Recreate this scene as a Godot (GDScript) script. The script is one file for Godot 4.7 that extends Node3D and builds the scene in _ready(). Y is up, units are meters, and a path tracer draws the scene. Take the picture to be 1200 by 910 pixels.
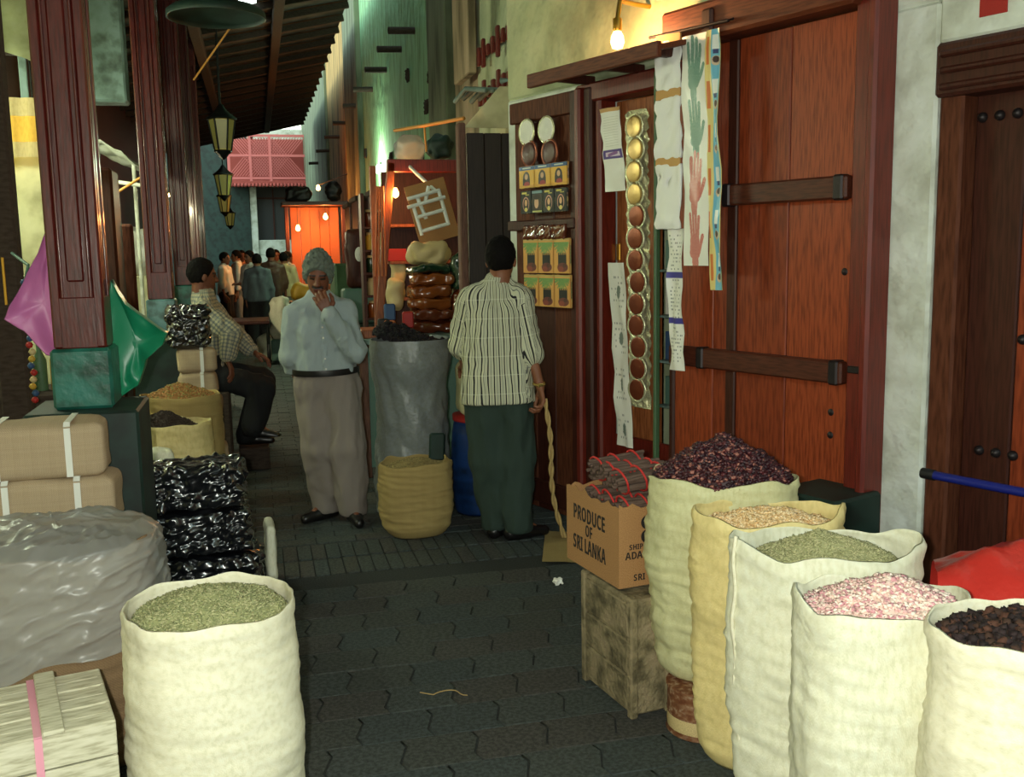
extends Node3D
# A covered spice market alley: sacks of spices on both sides, shop doors on the right, columns on the left.
var M := {}
var TX := {}
var used := {}
var rng := RandomNumberGenerator.new()
var nz := FastNoiseLite.new()
const WALL_AT := Vector3(1.70, 0, -5.75)      # origin of the near right wall; its local x runs towards the viewer, z out into the alley
var WB := Transform3D()

# ---------------------------------------------------------------- mesh builder
class MB:
	var v := PackedVector3Array()
	var uv := PackedVector2Array()
	var cl := PackedColorArray()
	var ix := PackedInt32Array()
	var col := Color(1, 1, 1)
	var T := Transform3D()
	var soft := []
	func p(a: Vector3, u := Vector2.ZERO) -> int:
		v.append(T * a); uv.append(u); cl.append(col)
		return v.size() - 1
	func t3(a: int, b: int, c: int) -> void:
		ix.append(a); ix.append(b); ix.append(c)
	func orient(i0: int, v0: int) -> void:
		var m := Vector3.ZERO
		for i in range(v0, v.size()): m += v[i]
		m /= maxf(1.0, v.size() - v0)
		var s := 0.0
		for i in range(i0, ix.size(), 3):
			var a := v[ix[i]]; var b := v[ix[i + 1]]; var c := v[ix[i + 2]]
			s += (c - a).cross(b - a).dot((a + b + c) / 3.0 - m)
		if s < 0.0: flip(i0)
	func flip(i0: int) -> void:
		for i in range(i0, ix.size(), 3):
			var k := ix[i + 1]; ix[i + 1] = ix[i + 2]; ix[i + 2] = k
	# flat quad facing n
	func quad(a: Vector3, b: Vector3, c: Vector3, d: Vector3, n: Vector3, u0 := Vector2(0, 0), u1 := Vector2(1, 1)) -> void:
		var i := p(a, Vector2(u0.x, u1.y)); p(b, Vector2(u1.x, u1.y)); p(c, Vector2(u1.x, u0.y)); p(d, u0)
		if (c - a).cross(b - a).dot(n) >= 0.0:
			t3(i, i + 1, i + 2); t3(i, i + 2, i + 3)
		else:
			t3(i, i + 2, i + 1); t3(i, i + 3, i + 2)
	func box(c: Vector3, s: Vector3, bv := 0.0, bs := Basis()) -> void:
		var h := s * 0.5
		bv = minf(bv, minf(h.x, minf(h.y, h.z)) * 0.9)
		var q := h - Vector3(bv, bv, bv)
		for ax in 3:
			var a1 := (ax + 1) % 3
			var a2 := (ax + 2) % 3
			for sg in [-1.0, 1.0]:
				var pt := []
				for k in [[-1, -1], [1, -1], [1, 1], [-1, 1]]:
					var w := Vector3.ZERO
					w[ax] = sg * h[ax]; w[a1] = k[0] * q[a1]; w[a2] = k[1] * q[a2]
					pt.append(c + bs * w)
				var n := Vector3.ZERO; n[ax] = sg
				quad(pt[0], pt[1], pt[2], pt[3], bs * n)
		if bv <= 0.0: return
		for ax in 3:
			var a1 := (ax + 1) % 3
			var a2 := (ax + 2) % 3
			for s1 in [-1.0, 1.0]:
				for s2 in [-1.0, 1.0]:
					var pt := []
					for k in [[0, -1], [0, 1], [1, 1], [1, -1]]:
						var w := Vector3.ZERO
						w[ax] = k[1] * q[ax]
						w[a1] = s1 * (h[a1] if k[0] == 0 else q[a1]); w[a2] = s2 * (q[a2] if k[0] == 0 else h[a2])
						pt.append(c + bs * w)
					var n := Vector3.ZERO; n[a1] = s1; n[a2] = s2
					quad(pt[0], pt[1], pt[2], pt[3], bs * n)
		for sx in [-1.0, 1.0]:
			for sy in [-1.0, 1.0]:
				for sz in [-1.0, 1.0]:
					var sg := Vector3(sx, sy, sz)
					var i := p(c + bs * (sg * Vector3(h.x, q.y, q.z))); p(c + bs * (sg * Vector3(q.x, h.y, q.z))); p(c + bs * (sg * Vector3(q.x, q.y, h.z)))
					var A := v[i]; var B := v[i + 1]; var D := v[i + 2]
					if (D - A).cross(B - A).dot(T.basis * (bs * sg)) > 0.0: t3(i, i + 1, i + 2)
					else: t3(i, i + 2, i + 1)
	# nu x nv points; wrap_u joins the ends
	func grid(nu: int, nv: int, f: Callable, wrap := true, out := true) -> void:
		var v0 := v.size(); var i0 := ix.size()
		var cols := nu + 1
		for j in nv:
			for i in cols:
				var u := float(i) / nu
				var w := float(j) / (nv - 1)
				var r = f.call(0.0 if (wrap and i == nu) else u, w)
				p(r, Vector2(u, w))
		for j in nv - 1:
			for i in nu:
				var a := v0 + j * cols + i
				t3(a, a + 1, a + cols + 1); t3(a, a + cols + 1, a + cols)
		if wrap: soft.append([v0, v.size()])
		if out: orient(i0, v0)
	func lathe(pr: Array, seg := 24, c := Vector3.ZERO, sx := 1.0, sz := 1.0, bs := Basis()) -> void:
		var n := pr.size()
		grid(seg, n, func(u: float, w: float):
			var k: Vector2 = pr[roundi(w * (n - 1))]
			return c + bs * Vector3(cos(u * TAU) * k.x * sx, k.y, sin(u * TAU) * k.x * sz))
	func tube(pts: Array, r, sides := 8, caps := true) -> void:
		var n := pts.size()
		var up := Vector3(0.13, 0.97, 0.21).normalized()
		var fr := []
		for k in n:
			var d: Vector3 = (pts[mini(k + 1, n - 1)] - pts[maxi(k - 1, 0)]).normalized()
			if absf(d.dot(up)) > 0.97: up = Vector3(0.9, 0.1, 0.4).normalized()
			var x := d.cross(up).normalized()
			fr.append([x, x.cross(d)])
			up = x.cross(d)
		var i0 := ix.size(); var v0 := v.size()
		for k in n:
			var rr: float = r[k] if r is Array else r
			for i in sides:
				var a := TAU * i / sides
				p(pts[k] + (fr[k][0] * cos(a) + fr[k][1] * sin(a)) * rr, Vector2(float(i) / sides, float(k) / maxi(1, n - 1)))
		for k in n - 1:
			for i in sides:
				var a := v0 + k * sides + i
				var b := v0 + k * sides + (i + 1) % sides
				t3(a, b, b + sides); t3(a, b + sides, a + sides)
		if caps:
			for e in [0, n - 1]:
				var c := p(pts[e])
				for i in sides:
					var a: int = v0 + e * sides + i
					var b: int = v0 + e * sides + (i + 1) % sides
					if e == 0: t3(c, b, a)
					else: t3(c, a, b)
		orient(i0, v0)
	# rounded box of n cells a side, moved by disp(point) -> Vector3
	func rbox(c: Vector3, s: Vector3, r: float, n: int, disp: Callable) -> void:
		var h := s * 0.5
		for ax in 3:
			var a1 := (ax + 1) % 3
			var a2 := (ax + 2) % 3
			for sg in [-1.0, 1.0]:
				grid_face(c, h, r, n, ax, a1, a2, sg, disp)
		soft.append([v.size() - 6 * (n + 1) * (n + 1), v.size()])
	func grid_face(c: Vector3, h: Vector3, r: float, n: int, ax: int, a1: int, a2: int, sg: float, disp: Callable) -> void:
		var v0 := v.size(); var i0 := ix.size()
		for j in n + 1:
			for i in n + 1:
				var w := Vector3.ZERO
				w[ax] = sg * h[ax]
				w[a1] = h[a1] * _s(2.0 * i / n - 1.0); w[a2] = h[a2] * _s(2.0 * j / n - 1.0)
				var q := Vector3(clampf(w.x, -h.x + r, h.x - r), clampf(w.y, -h.y + r, h.y - r), clampf(w.z, -h.z + r, h.z - r))
				var d := (w - q).normalized()
				w = q + d * r
				p(c + w + disp.call(w, d), Vector2(float(i) / n, float(j) / n))
		for j in n:
			for i in n:
				var a := v0 + j * (n + 1) + i
				t3(a, a + 1, a + n + 2); t3(a, a + n + 2, a + n + 1)
		var m := v[v0 + (n + 1) * (n / 2) + n / 2]
		var k := i0 + 6 * (n * (n / 2) + n / 2)
		var A := v[ix[k]]; var B := v[ix[k + 1]]; var D := v[ix[k + 2]]
		if (D - A).cross(B - A).dot(m - T * c) < 0.0: flip(i0)
	func _s(t: float) -> float:
		return signf(t) * pow(absf(t), 0.8)
	func commit() -> ArrayMesh:
		var nn := PackedVector3Array()
		nn.resize(v.size())
		for i in range(0, ix.size(), 3):
			var a := ix[i]; var b := ix[i + 1]; var c := ix[i + 2]
			var n := (v[c] - v[a]).cross(v[b] - v[a])
			nn[a] += n; nn[b] += n; nn[c] += n
		for r in soft:                       # points that coincide share a normal
			var d := {}
			for i in range(r[0], r[1]):
				var k := Vector3i((v[i] * 20000.0).round())
				d[k] = d.get(k, Vector3.ZERO) + nn[i]
			for i in range(r[0], r[1]):
				nn[i] = d[Vector3i((v[i] * 20000.0).round())]
		for i in nn.size():
			nn[i] = nn[i].normalized() if nn[i].length_squared() > 1e-20 else Vector3.UP
		var ar := []
		ar.resize(Mesh.ARRAY_MAX)
		ar[Mesh.ARRAY_VERTEX] = v; ar[Mesh.ARRAY_NORMAL] = nn; ar[Mesh.ARRAY_TEX_UV] = uv; ar[Mesh.ARRAY_COLOR] = cl; ar[Mesh.ARRAY_INDEX] = ix
		var m := ArrayMesh.new()
		m.add_surface_from_arrays(Mesh.PRIMITIVE_TRIANGLES, ar)
		return m

# ---------------------------------------------------------------- distance field for bodies and clothes
class Field:
	var o: Vector3
	var h: float
	var nx: int
	var ny: int
	var nzz: int
	var f := PackedFloat32Array()
	func _init(lo: Vector3, hi: Vector3, cell: float) -> void:
		o = lo; h = cell
		nx = int(ceil((hi.x - lo.x) / cell)) + 1; ny = int(ceil((hi.y - lo.y) / cell)) + 1; nzz = int(ceil((hi.z - lo.z) / cell)) + 1
		f.resize(nx * ny * nzz)
		f.fill(1.0)
	func cap(a: Vector3, b: Vector3, ra: float, rb: float, k := 0.03) -> void:
		var m := maxf(ra, rb) + k + h * 2.5
		var lo := Vector3(minf(a.x, b.x), minf(a.y, b.y), minf(a.z, b.z)) - Vector3(m, m, m) - o
		var hi := Vector3(maxf(a.x, b.x), maxf(a.y, b.y), maxf(a.z, b.z)) + Vector3(m, m, m) - o
		var x0 := maxi(0, int(lo.x / h)); var x1 := mini(nx - 1, int(hi.x / h) + 1)
		var y0 := maxi(0, int(lo.y / h)); var y1 := mini(ny - 1, int(hi.y / h) + 1)
		var z0 := maxi(0, int(lo.z / h)); var z1 := mini(nzz - 1, int(hi.z / h) + 1)
		var ba := b - a
		var inv := 1.0 / maxf(ba.length_squared(), 1e-9)
		var dr := rb - ra
		for z in range(z0, z1 + 1):
			for y in range(y0, y1 + 1):
				var i := (z * ny + y) * nx + x0
				var pa := o + Vector3(x0 * h, y * h, z * h) - a
				for x in range(x0, x1 + 1):
					var t := clampf(pa.dot(ba) * inv, 0.0, 1.0)
					var d := (pa - ba * t).length() - ra - dr * t
					var g := f[i]
					var s := k - absf(d - g)
					f[i] = minf(d, g) - (s * s / k * 0.25 if s > 0.0 else 0.0)
					pa.x += h
					i += 1
	func ell(c: Vector3, r: Vector3, bs := Basis(), k := 0.02, sub := false) -> void:
		var m := maxf(r.x, maxf(r.y, r.z)) + k + h * 2.0
		var x0 := maxi(0, int((c.x - m - o.x) / h)); var x1 := mini(nx - 1, int((c.x + m - o.x) / h) + 1)
		var y0 := maxi(0, int((c.y - m - o.y) / h)); var y1 := mini(ny - 1, int((c.y + m - o.y) / h) + 1)
		var z0 := maxi(0, int((c.z - m - o.z) / h)); var z1 := mini(nzz - 1, int((c.z + m - o.z) / h) + 1)
		var bi := bs.transposed()
		var rm := minf(r.x, minf(r.y, r.z))
		for z in range(z0, z1 + 1):
			for y in range(y0, y1 + 1):
				for x in range(x0, x1 + 1):
					var q := bi * (o + Vector3(x, y, z) * h - c)
					var e := (q / r).length()
					var d := (e - 1.0) * maxf(rm, q.length() / maxf(e, 0.001))
					var i := (z * ny + y) * nx + x
					if sub:
						f[i] = maxf(f[i], -d)
					else:
						var s := k - absf(d - f[i])
						f[i] = minf(d, f[i]) - (s * s / k * 0.25 if s > 0.0 else 0.0)
	func cut(n: Vector3, at: Vector3) -> void:
		for z in nzz:
			for y in ny:
				var i := (z * ny + y) * nx
				var d := (o + Vector3(0, y * h, z * h) - at).dot(n)
				for x in nx:
					if f[i] < d: f[i] = d
					d += h * n.x
					i += 1
	func wrinkle(noise: FastNoiseLite, sc: Vector3, amp: float) -> void:
		for z in nzz:
			for y in ny:
				var i := (z * ny + y) * nx
				for x in nx:
					if absf(f[i]) < 0.08:
						var q := (o + Vector3(x, y, z) * h) * sc
						f[i] += amp * (0.6 * noise.get_noise_3d(q.x, q.y, q.z) - 0.35)
					i += 1
	func mesh(mb: MB, colf = null, uvf = null) -> void:
		var id := PackedInt32Array()
		id.resize(f.size())
		id.fill(-1)
		var sy := nx
		var sz := nx * ny
		var near := h * 3.4
		var off := [0, 1, sy, sy + 1, sz, sz + 1, sz + sy, sz + sy + 1]
		var ed := [[0, 1], [2, 3], [4, 5], [6, 7], [0, 2], [1, 3], [4, 6], [5, 7], [0, 4], [1, 5], [2, 6], [3, 7]]
		var i0 := mb.ix.size(); var v0 := mb.v.size()
		for z in nzz - 1:
			for y in ny - 1:
				var i := (z * ny + y) * nx
				for x in nx - 1:
					if absf(f[i]) < near:
						var neg := 0
						for k in off:
							if f[i + k] < 0.0: neg += 1
						if neg > 0 and neg < 8:
							var s := Vector3.ZERO
							var c := 0
							for e in ed:
								var fa := f[i + off[e[0]]]
								var fb := f[i + off[e[1]]]
								if (fa < 0.0) != (fb < 0.0):
									var t := fa / (fa - fb)
									var a: int = e[0]
									var b: int = e[1]
									var pa := Vector3(a & 1, (a >> 1) & 1, a >> 2)
									s += pa.lerp(Vector3(b & 1, (b >> 1) & 1, b >> 2), t)
									c += 1
							var pos := o + (Vector3(x, y, z) + s / c) * h
							if colf: mb.col = colf.call(pos)
							id[i] = mb.p(pos, uvf.call(pos) if uvf else Vector2.ZERO)
					i += 1
		for z in range(1, nzz - 1):
			for y in range(1, ny - 1):
				var i := (z * ny + y) * nx + 1
				for x in range(1, nx - 1):
					if id[i] >= 0 or absf(f[i]) < near:
						var a := f[i] < 0.0
						if a != (f[i + 1] < 0.0): _q(mb, id, i, sy, sz, a)
						if a != (f[i + sy] < 0.0): _q(mb, id, i, sz, 1, a)
						if a != (f[i + sz] < 0.0): _q(mb, id, i, 1, sy, a)
					i += 1
		mb.col = Color(1, 1, 1)
	func _q(mb: MB, id: PackedInt32Array, i: int, s1: int, s2: int, a: bool) -> void:
		var p0 := id[i]; var p1 := id[i - s1]; var p2 := id[i - s1 - s2]; var p3 := id[i - s2]
		if p0 < 0 or p1 < 0 or p2 < 0 or p3 < 0: return
		if a:
			mb.t3(p0, p2, p1); mb.t3(p0, p3, p2)
		else:
			mb.t3(p0, p1, p2); mb.t3(p0, p2, p3)

# ---------------------------------------------------------------- scene helpers
func numbered(s: String) -> String:
	if not used.has(s):
		used[s] = 0
		return s
	used[s] += 1
	return "%s_%03d" % [s, used[s]]

func thing(called: String, label: String, cat: String, at := Vector3.ZERO, turn := 0.0, group := "") -> Node3D:
	var o := Node3D.new()
	o.name = numbered(called)
	add_child(o)
	o.position = at
	o.rotation.y = turn
	tag(o, label, cat, group)
	return o

func tag(o: Node, label: String, cat: String, group := "", kind := "") -> Node:
	if label: o.set_meta("label", label)
	if cat: o.set_meta("category", cat)
	if group: o.set_meta("group", group)
	if kind: o.set_meta("kind", kind)
	return o

func part(parent: Node3D, called: String, mesh, m: Material, xf := Transform3D(), label := "") -> MeshInstance3D:
	var o := MeshInstance3D.new()
	o.mesh = mesh.commit() if mesh is MB else mesh
	o.material_override = m
	o.transform = xf
	if parent == self:
		o.name = numbered(called)
		add_child(o)
	else:
		o.name = called
		parent.add_child(o, true)
	if label: o.set_meta("label", label)
	return o

func solo(called: String, label: String, cat: String, mesh, m: Material, xf := Transform3D(), group := "") -> MeshInstance3D:
	var o := part(self, called, mesh, m, xf)
	tag(o, label, cat, group)
	return o

func struct(called: String, mesh, m: Material, label := "", parent: Node3D = self) -> MeshInstance3D:
	var o := part(parent, called, mesh, m)
	if parent == self:
		o.set_meta("kind", "structure")
		if label: tag(o, label, "structure")
	return o

func sroot(called: String, label: String) -> Node3D:
	var o := Node3D.new()
	o.name = numbered(called)
	add_child(o)
	tag(o, label, "structure", "", "structure")
	return o

func at(p: Vector3, turn := 0.0) -> Transform3D:
	return Transform3D(Basis(Vector3.UP, turn), p)

func boxm(s: Vector3, bv := 0.004, c := Vector3.ZERO) -> MB:
	var b := MB.new()
	b.box(c, s, bv)
	return b

func wb(s: float, y: float, out := 0.0) -> Vector3:
	return WB * Vector3(s, y, out)

func noise_tex(called: String, freq: float, lo: Color, hi: Color, kind := FastNoiseLite.TYPE_SIMPLEX, oct := 4, size := 512, mid = null, sd := 1) -> Texture2D:
	var n := FastNoiseLite.new()
	n.noise_type = kind
	n.frequency = freq
	n.fractal_octaves = oct
	n.seed = sd
	if kind == FastNoiseLite.TYPE_CELLULAR: n.cellular_return_type = FastNoiseLite.RETURN_DISTANCE
	var t := NoiseTexture2D.new()
	t.width = size; t.height = size
	t.seamless = true
	t.noise = n
	var g := Gradient.new()
	g.set_color(0, lo); g.set_color(1, hi)
	if mid: g.add_point(0.5, mid)
	t.color_ramp = g
	TX[called] = t
	return t

func noise_nrm(called: String, freq: float, strength: float, kind := FastNoiseLite.TYPE_SIMPLEX, oct := 4, sd := 3) -> void:
	var n := FastNoiseLite.new()
	n.noise_type = kind
	n.frequency = freq
	n.fractal_octaves = oct
	n.seed = sd
	var t := NoiseTexture2D.new()
	t.width = 512; t.height = 512
	t.seamless = true
	t.noise = n
	t.as_normal_map = true
	t.bump_strength = strength
	TX[called] = t

func mt(called: String, c: Color, rough := 0.85, o := {}) -> StandardMaterial3D:
	var m := StandardMaterial3D.new()
	m.resource_name = called
	m.albedo_color = c
	m.roughness = rough
	m.metallic = o.get("metal", 0.0)
	if o.has("spec"): m.metallic_specular = o.spec
	if o.has("tex"):
		m.albedo_texture = TX[o.tex] if o.tex is String else o.tex
	if o.has("nrm"):
		m.normal_enabled = true
		m.normal_texture = TX[o.nrm]
		m.normal_scale = o.get("ns", 1.0)
	if o.has("sc"):
		m.uv1_triplanar = true
		m.uv1_world_triplanar = o.get("world", false)
		m.uv1_scale = o.sc
	if o.has("clear"):
		m.clearcoat_enabled = true
		m.clearcoat = o.clear
		m.clearcoat_roughness = o.get("clear_rough", 0.15)
	if o.has("emit"):
		m.emission_enabled = true
		m.emission = o.emit
		m.emission_energy_multiplier = o.get("energy", 1.0)
	if o.has("alpha"):
		m.transparency = BaseMaterial3D.TRANSPARENCY_ALPHA
		m.albedo_color.a = o.alpha
	if o.get("vc", false): m.vertex_color_use_as_albedo = true
	if o.has("back"):
		m.backlight_enabled = true
		m.backlight = o.back
	if o.has("rim"):
		m.rim_enabled = true
		m.rim = o.rim
	M[called] = m
	return m

func rgb(r: int, g: int, b: int) -> Color:
	return Color(r / 255.0, g / 255.0, b / 255.0)

func lin(r: int, g: int, b: int) -> Color:      # vertex colours are linear
	return rgb(r, g, b).srgb_to_linear()

# ---------------------------------------------------------------- textures and materials
func weave_image(a: Color, b: Color) -> ImageTexture:
	var im := Image.create(64, 64, false, Image.FORMAT_RGB8)
	var r := RandomNumberGenerator.new()
	r.seed = 5
	var wx := []
	var wy := []
	for i in 16:
		wx.append(r.randf_range(0.7, 1.0)); wy.append(r.randf_range(0.7, 1.0))
	for y in 64:
		for x in 64:
			var over := ((x / 4) + (y / 4)) % 2 == 0
			var k: float = wx[x / 4] if over else wy[y / 4]
			var e := 0.82 if (x % 4 == 0 and not over) or (y % 4 == 0 and over) else 1.0
			im.set_pixel(x, y, b.lerp(a, k) * Color(e, e, e))
	return ImageTexture.create_from_image(im)

func textures() -> void:
	noise_tex("plaster", 0.012, Color(0.74, 0.73, 0.68), Color(1, 1, 1), FastNoiseLite.TYPE_SIMPLEX, 6, 512, Color(0.93, 0.93, 0.9))
	noise_tex("stain", 0.006, Color(0.45, 0.46, 0.4), Color(1, 1, 1), FastNoiseLite.TYPE_SIMPLEX, 6, 512, Color(0.86, 0.88, 0.84), 7)
	noise_tex("wood", 0.02, Color(0.66, 0.6, 0.56), Color(1, 1, 1), FastNoiseLite.TYPE_SIMPLEX, 5, 512, Color(0.88, 0.85, 0.82), 11)
	noise_tex("grain", 0.2, Color(0.72, 0.7, 0.66), Color(1, 1, 1), FastNoiseLite.TYPE_SIMPLEX, 3, 512, null, 13)
	noise_tex("stone", 0.05, Color(0.55, 0.55, 0.55), Color(1, 1, 1), FastNoiseLite.TYPE_SIMPLEX, 6, 512, Color(0.8, 0.8, 0.78), 17)
	noise_tex("sacking", 0.03, Color(0.9, 0.89, 0.83), Color(1, 1, 1), FastNoiseLite.TYPE_SIMPLEX, 5, 512, Color(0.985, 0.965, 0.94), 19)
	noise_tex("rust", 0.03, Color(0.35, 0.16, 0.08), Color(0.75, 0.68, 0.6), FastNoiseLite.TYPE_SIMPLEX, 6, 256, Color(0.5, 0.32, 0.2), 23)
	TX["weave"] = weave_image(Color(1, 1, 1), Color(0.78, 0.75, 0.7))
	noise_nrm("n_fine", 0.15, 3.0)
	noise_nrm("n_soft", 0.02, 8.0)
	noise_nrm("n_plaster", 0.03, 6.0)

func materials() -> void:
	mt("plaster_near", rgb(234, 240, 236), 0.9, {"tex": "plaster", "nrm": "n_plaster", "ns": 0.5, "sc": Vector3(0.5, 0.5, 0.5), "world": true})
	mt("plaster_green", rgb(148, 200, 154), 0.9, {"tex": "plaster", "nrm": "n_plaster", "ns": 0.6, "sc": Vector3(0.6, 0.12, 0.6), "world": true})
	mt("plaster_upper", rgb(200, 206, 172), 0.9, {"tex": "stain", "nrm": "n_plaster", "ns": 0.5, "sc": Vector3(0.4, 0.25, 0.4), "world": true})
	mt("plaster_grey", rgb(120, 128, 104), 0.9, {"tex": "stain", "sc": Vector3(0.6, 0.15, 0.6), "world": true})
	mt("plaster_brown", rgb(128, 112, 92), 0.9, {"tex": "plaster", "sc": Vector3(0.4, 0.4, 0.4), "world": true})
	mt("plaster_pink", rgb(206, 178, 150), 0.9, {"tex": "stain", "sc": Vector3(0.6, 0.15, 0.6), "world": true})
	mt("plaster_lamplit", rgb(205, 160, 96), 0.9, {"tex": "stain", "sc": Vector3(0.6, 0.15, 0.6), "world": true})  # orange of the lamplight is put into this plaster colour
	mt("plaster_cream", rgb(220, 214, 176), 0.9, {"tex": "plaster", "sc": Vector3(0.4, 0.4, 0.4), "world": true})
	mt("plaster_white", rgb(205, 208, 198), 0.9, {"tex": "plaster", "sc": Vector3(0.4, 0.4, 0.4), "world": true})
	mt("wood_door", rgb(150, 66, 36), 0.48, {"tex": "wood", "sc": Vector3(5.0, 0.45, 5.0), "spec": 0.4})
	mt("wood_board", rgb(166, 76, 42), 0.45, {"tex": "wood", "sc": Vector3(6.0, 0.5, 6.0), "spec": 0.4})
	mt("wood_beam", rgb(116, 58, 34), 0.55, {"tex": "wood", "sc": Vector3(0.6, 6.0, 6.0), "spec": 0.4})
	mt("wood_bar", rgb(92, 46, 32), 0.5, {"tex": "wood", "sc": Vector3(0.8, 7.0, 7.0), "spec": 0.4})
	mt("wood_frame", rgb(122, 40, 28), 0.42, {"tex": "wood", "sc": Vector3(6.0, 0.4, 6.0), "spec": 0.5})
	mt("wood_dark", rgb(74, 36, 26), 0.5, {"tex": "wood", "sc": Vector3(6.0, 0.4, 6.0), "spec": 0.4})
	mt("wood_inner", rgb(176, 106, 62), 0.55, {"tex": "wood", "sc": Vector3(5.0, 0.5, 5.0), "spec": 0.4})
	mt("wood_old", rgb(104, 60, 42), 0.6, {"tex": "wood", "sc": Vector3(4.0, 0.5, 4.0), "spec": 0.3})
	mt("wood_roof", rgb(66, 54, 45), 0.9, {"tex": "wood", "sc": Vector3(1.0, 3.0, 3.0)})
	mt("wood_post", rgb(112, 78, 66), 0.75, {"tex": "wood", "sc": Vector3(6.0, 0.6, 6.0)})
	mt("wood_orange", rgb(150, 84, 48), 0.55, {"tex": "wood", "sc": Vector3(6.0, 0.6, 6.0)})
	mt("wood_crate", rgb(212, 206, 184), 0.85, {"tex": "plaster", "sc": Vector3(1.5, 9.0, 9.0)})
	mt("wood_weathered", rgb(150, 132, 104), 0.9, {"tex": "stain", "nrm": "n_plaster", "ns": 0.8, "sc": Vector3(2.2, 2.0, 2.2)})
	mt("column_red", rgb(92, 24, 18), 0.34, {"tex": "wood", "sc": Vector3(5.0, 0.5, 5.0), "clear": 0.3, "clear_rough": 0.12, "nrm": "n_soft", "ns": 0.08})
	mt("teal_paint", rgb(44, 116, 106), 0.35, {"tex": "stain", "sc": Vector3(1.5, 1.5, 1.5), "nrm": "n_soft", "ns": 0.1})
	mt("blue_paint", rgb(110, 150, 160), 0.4, {"tex": "stain", "sc": Vector3(1.5, 1.5, 1.5)})
	mt("green_dark", rgb(22, 50, 44), 0.6, {"tex": "stain", "sc": Vector3(1.0, 1.0, 1.0)})
	mt("iron", rgb(58, 52, 56), 0.45, {"metal": 0.6, "tex": "grain", "sc": Vector3(3, 3, 3)})
	mt("brass", rgb(196, 150, 60), 0.35, {"metal": 0.9})
	mt("gold", rgb(222, 190, 110), 0.25, {"metal": 0.8})
	mt("black_metal", rgb(26, 30, 28), 0.5, {"metal": 0.3})
	mt("rusty", Color(1, 1, 1), 0.7, {"tex": "rust", "sc": Vector3(4, 4, 4), "metal": 0.3})
	mt("joint", rgb(54, 58, 55), 0.95, {"tex": "stone", "sc": Vector3(3, 3, 3), "world": true})
	for k in 4:
		mt("paver_%d" % k, [rgb(78, 85, 82), rgb(73, 82, 81), rgb(81, 80, 76), rgb(77, 81, 76)][k], 0.85, {"tex": "stone", "nrm": "n_fine", "ns": 0.5, "sc": Vector3(1.6, 1.6, 1.6), "world": true})
	mt("jute", rgb(184, 162, 132), 0.95, {"tex": "weave", "nrm": "n_fine", "ns": 0.4, "sc": Vector3(17, 17, 17)})
	mt("jute_brown", rgb(136, 110, 80), 0.95, {"tex": "weave", "nrm": "n_fine", "ns": 0.6, "sc": Vector3(14, 14, 14)})
	mt("burlap_tan", rgb(172, 148, 92), 0.9, {"tex": "weave", "nrm": "n_fine", "ns": 0.5, "sc": Vector3(16, 16, 16)})
	mt("sack_cream", rgb(228, 226, 204), 0.62, {"tex": "sacking", "nrm": "n_fine", "ns": 0.25, "sc": Vector3(2.5, 2.5, 2.5)})
	mt("sack_pale", rgb(222, 224, 204), 0.6, {"tex": "sacking", "nrm": "n_fine", "ns": 0.25, "sc": Vector3(3, 1.2, 3)})
	mt("sack_yellow", rgb(222, 206, 146), 0.62, {"tex": "sacking", "nrm": "n_fine", "ns": 0.3, "sc": Vector3(3, 1.2, 3)})
	mt("sack_green", rgb(200, 200, 158), 0.62, {"tex": "sacking", "nrm": "n_fine", "ns": 0.3, "sc": Vector3(3, 1.2, 3)})
	mt("sack_grey", rgb(128, 136, 138), 0.4, {"tex": "sacking", "nrm": "n_soft", "ns": 0.3, "sc": Vector3(2, 2, 2)})
	mt("strap_white", rgb(222, 222, 214), 0.5)
	mt("strap_pink", rgb(222, 150, 168), 0.6)
	mt("black_plastic", rgb(16, 17, 22), 0.26, {"spec": 1.0, "clear": 1.0, "clear_rough": 0.2})
	mt("clear_grey", rgb(176, 178, 174), 0.3, {"alpha": 0.45})
	mt("clear_film", rgb(205, 215, 205), 0.3, {"alpha": 0.16})
	mt("bag_pink", rgb(206, 120, 178), 0.4, {"back": rgb(120, 60, 100)})
	mt("bag_green", rgb(26, 130, 92), 0.35, {"back": rgb(10, 60, 40)})
	mt("blue_plastic", rgb(24, 62, 128), 0.4, {"tex": "stain", "sc": Vector3(2, 2, 2)})
	mt("red_plastic", rgb(196, 52, 44), 0.3, {"nrm": "n_soft", "ns": 0.4, "sc": Vector3(1.5, 1.5, 1.5)})
	mt("blue_pipe", rgb(24, 34, 120), 0.4)
	mt("black_rubber", rgb(18, 18, 20), 0.6)
	mt("card", rgb(190, 142, 92), 0.85, {"tex": "grain", "sc": Vector3(2, 2, 2)})
	mt("ink", rgb(28, 24, 22), 0.8)
	mt("bark", rgb(112, 92, 82), 0.9, {"tex": "wood", "sc": Vector3(9, 9, 1.5)})
	mt("twine_red", rgb(190, 44, 40), 0.7)
	mt("rope", rgb(206, 176, 116), 0.9, {"tex": "grain", "sc": Vector3(6, 6, 6)})
	mt("vertex", Color(1, 1, 1), 0.85, {"vc": true})
	mt("vertex_gloss", Color(1, 1, 1), 0.5, {"vc": true})
	mt("skin", Color(1, 1, 1), 0.55, {"vc": true})
	mt("hair_black", rgb(16, 13, 12), 0.85, {"spec": 0.25})
	mt("hair_grey", rgb(110, 122, 114), 0.8, {"tex": "grain", "sc": Vector3(8, 8, 8)})
	mt("leather_black", rgb(20, 18, 18), 0.35)
	mt("paper", rgb(238, 238, 228), 0.7)
	mt("pouch", rgb(246, 246, 242), 0.45)
	mt("paper_edge", rgb(206, 160, 96), 0.7)
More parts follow.
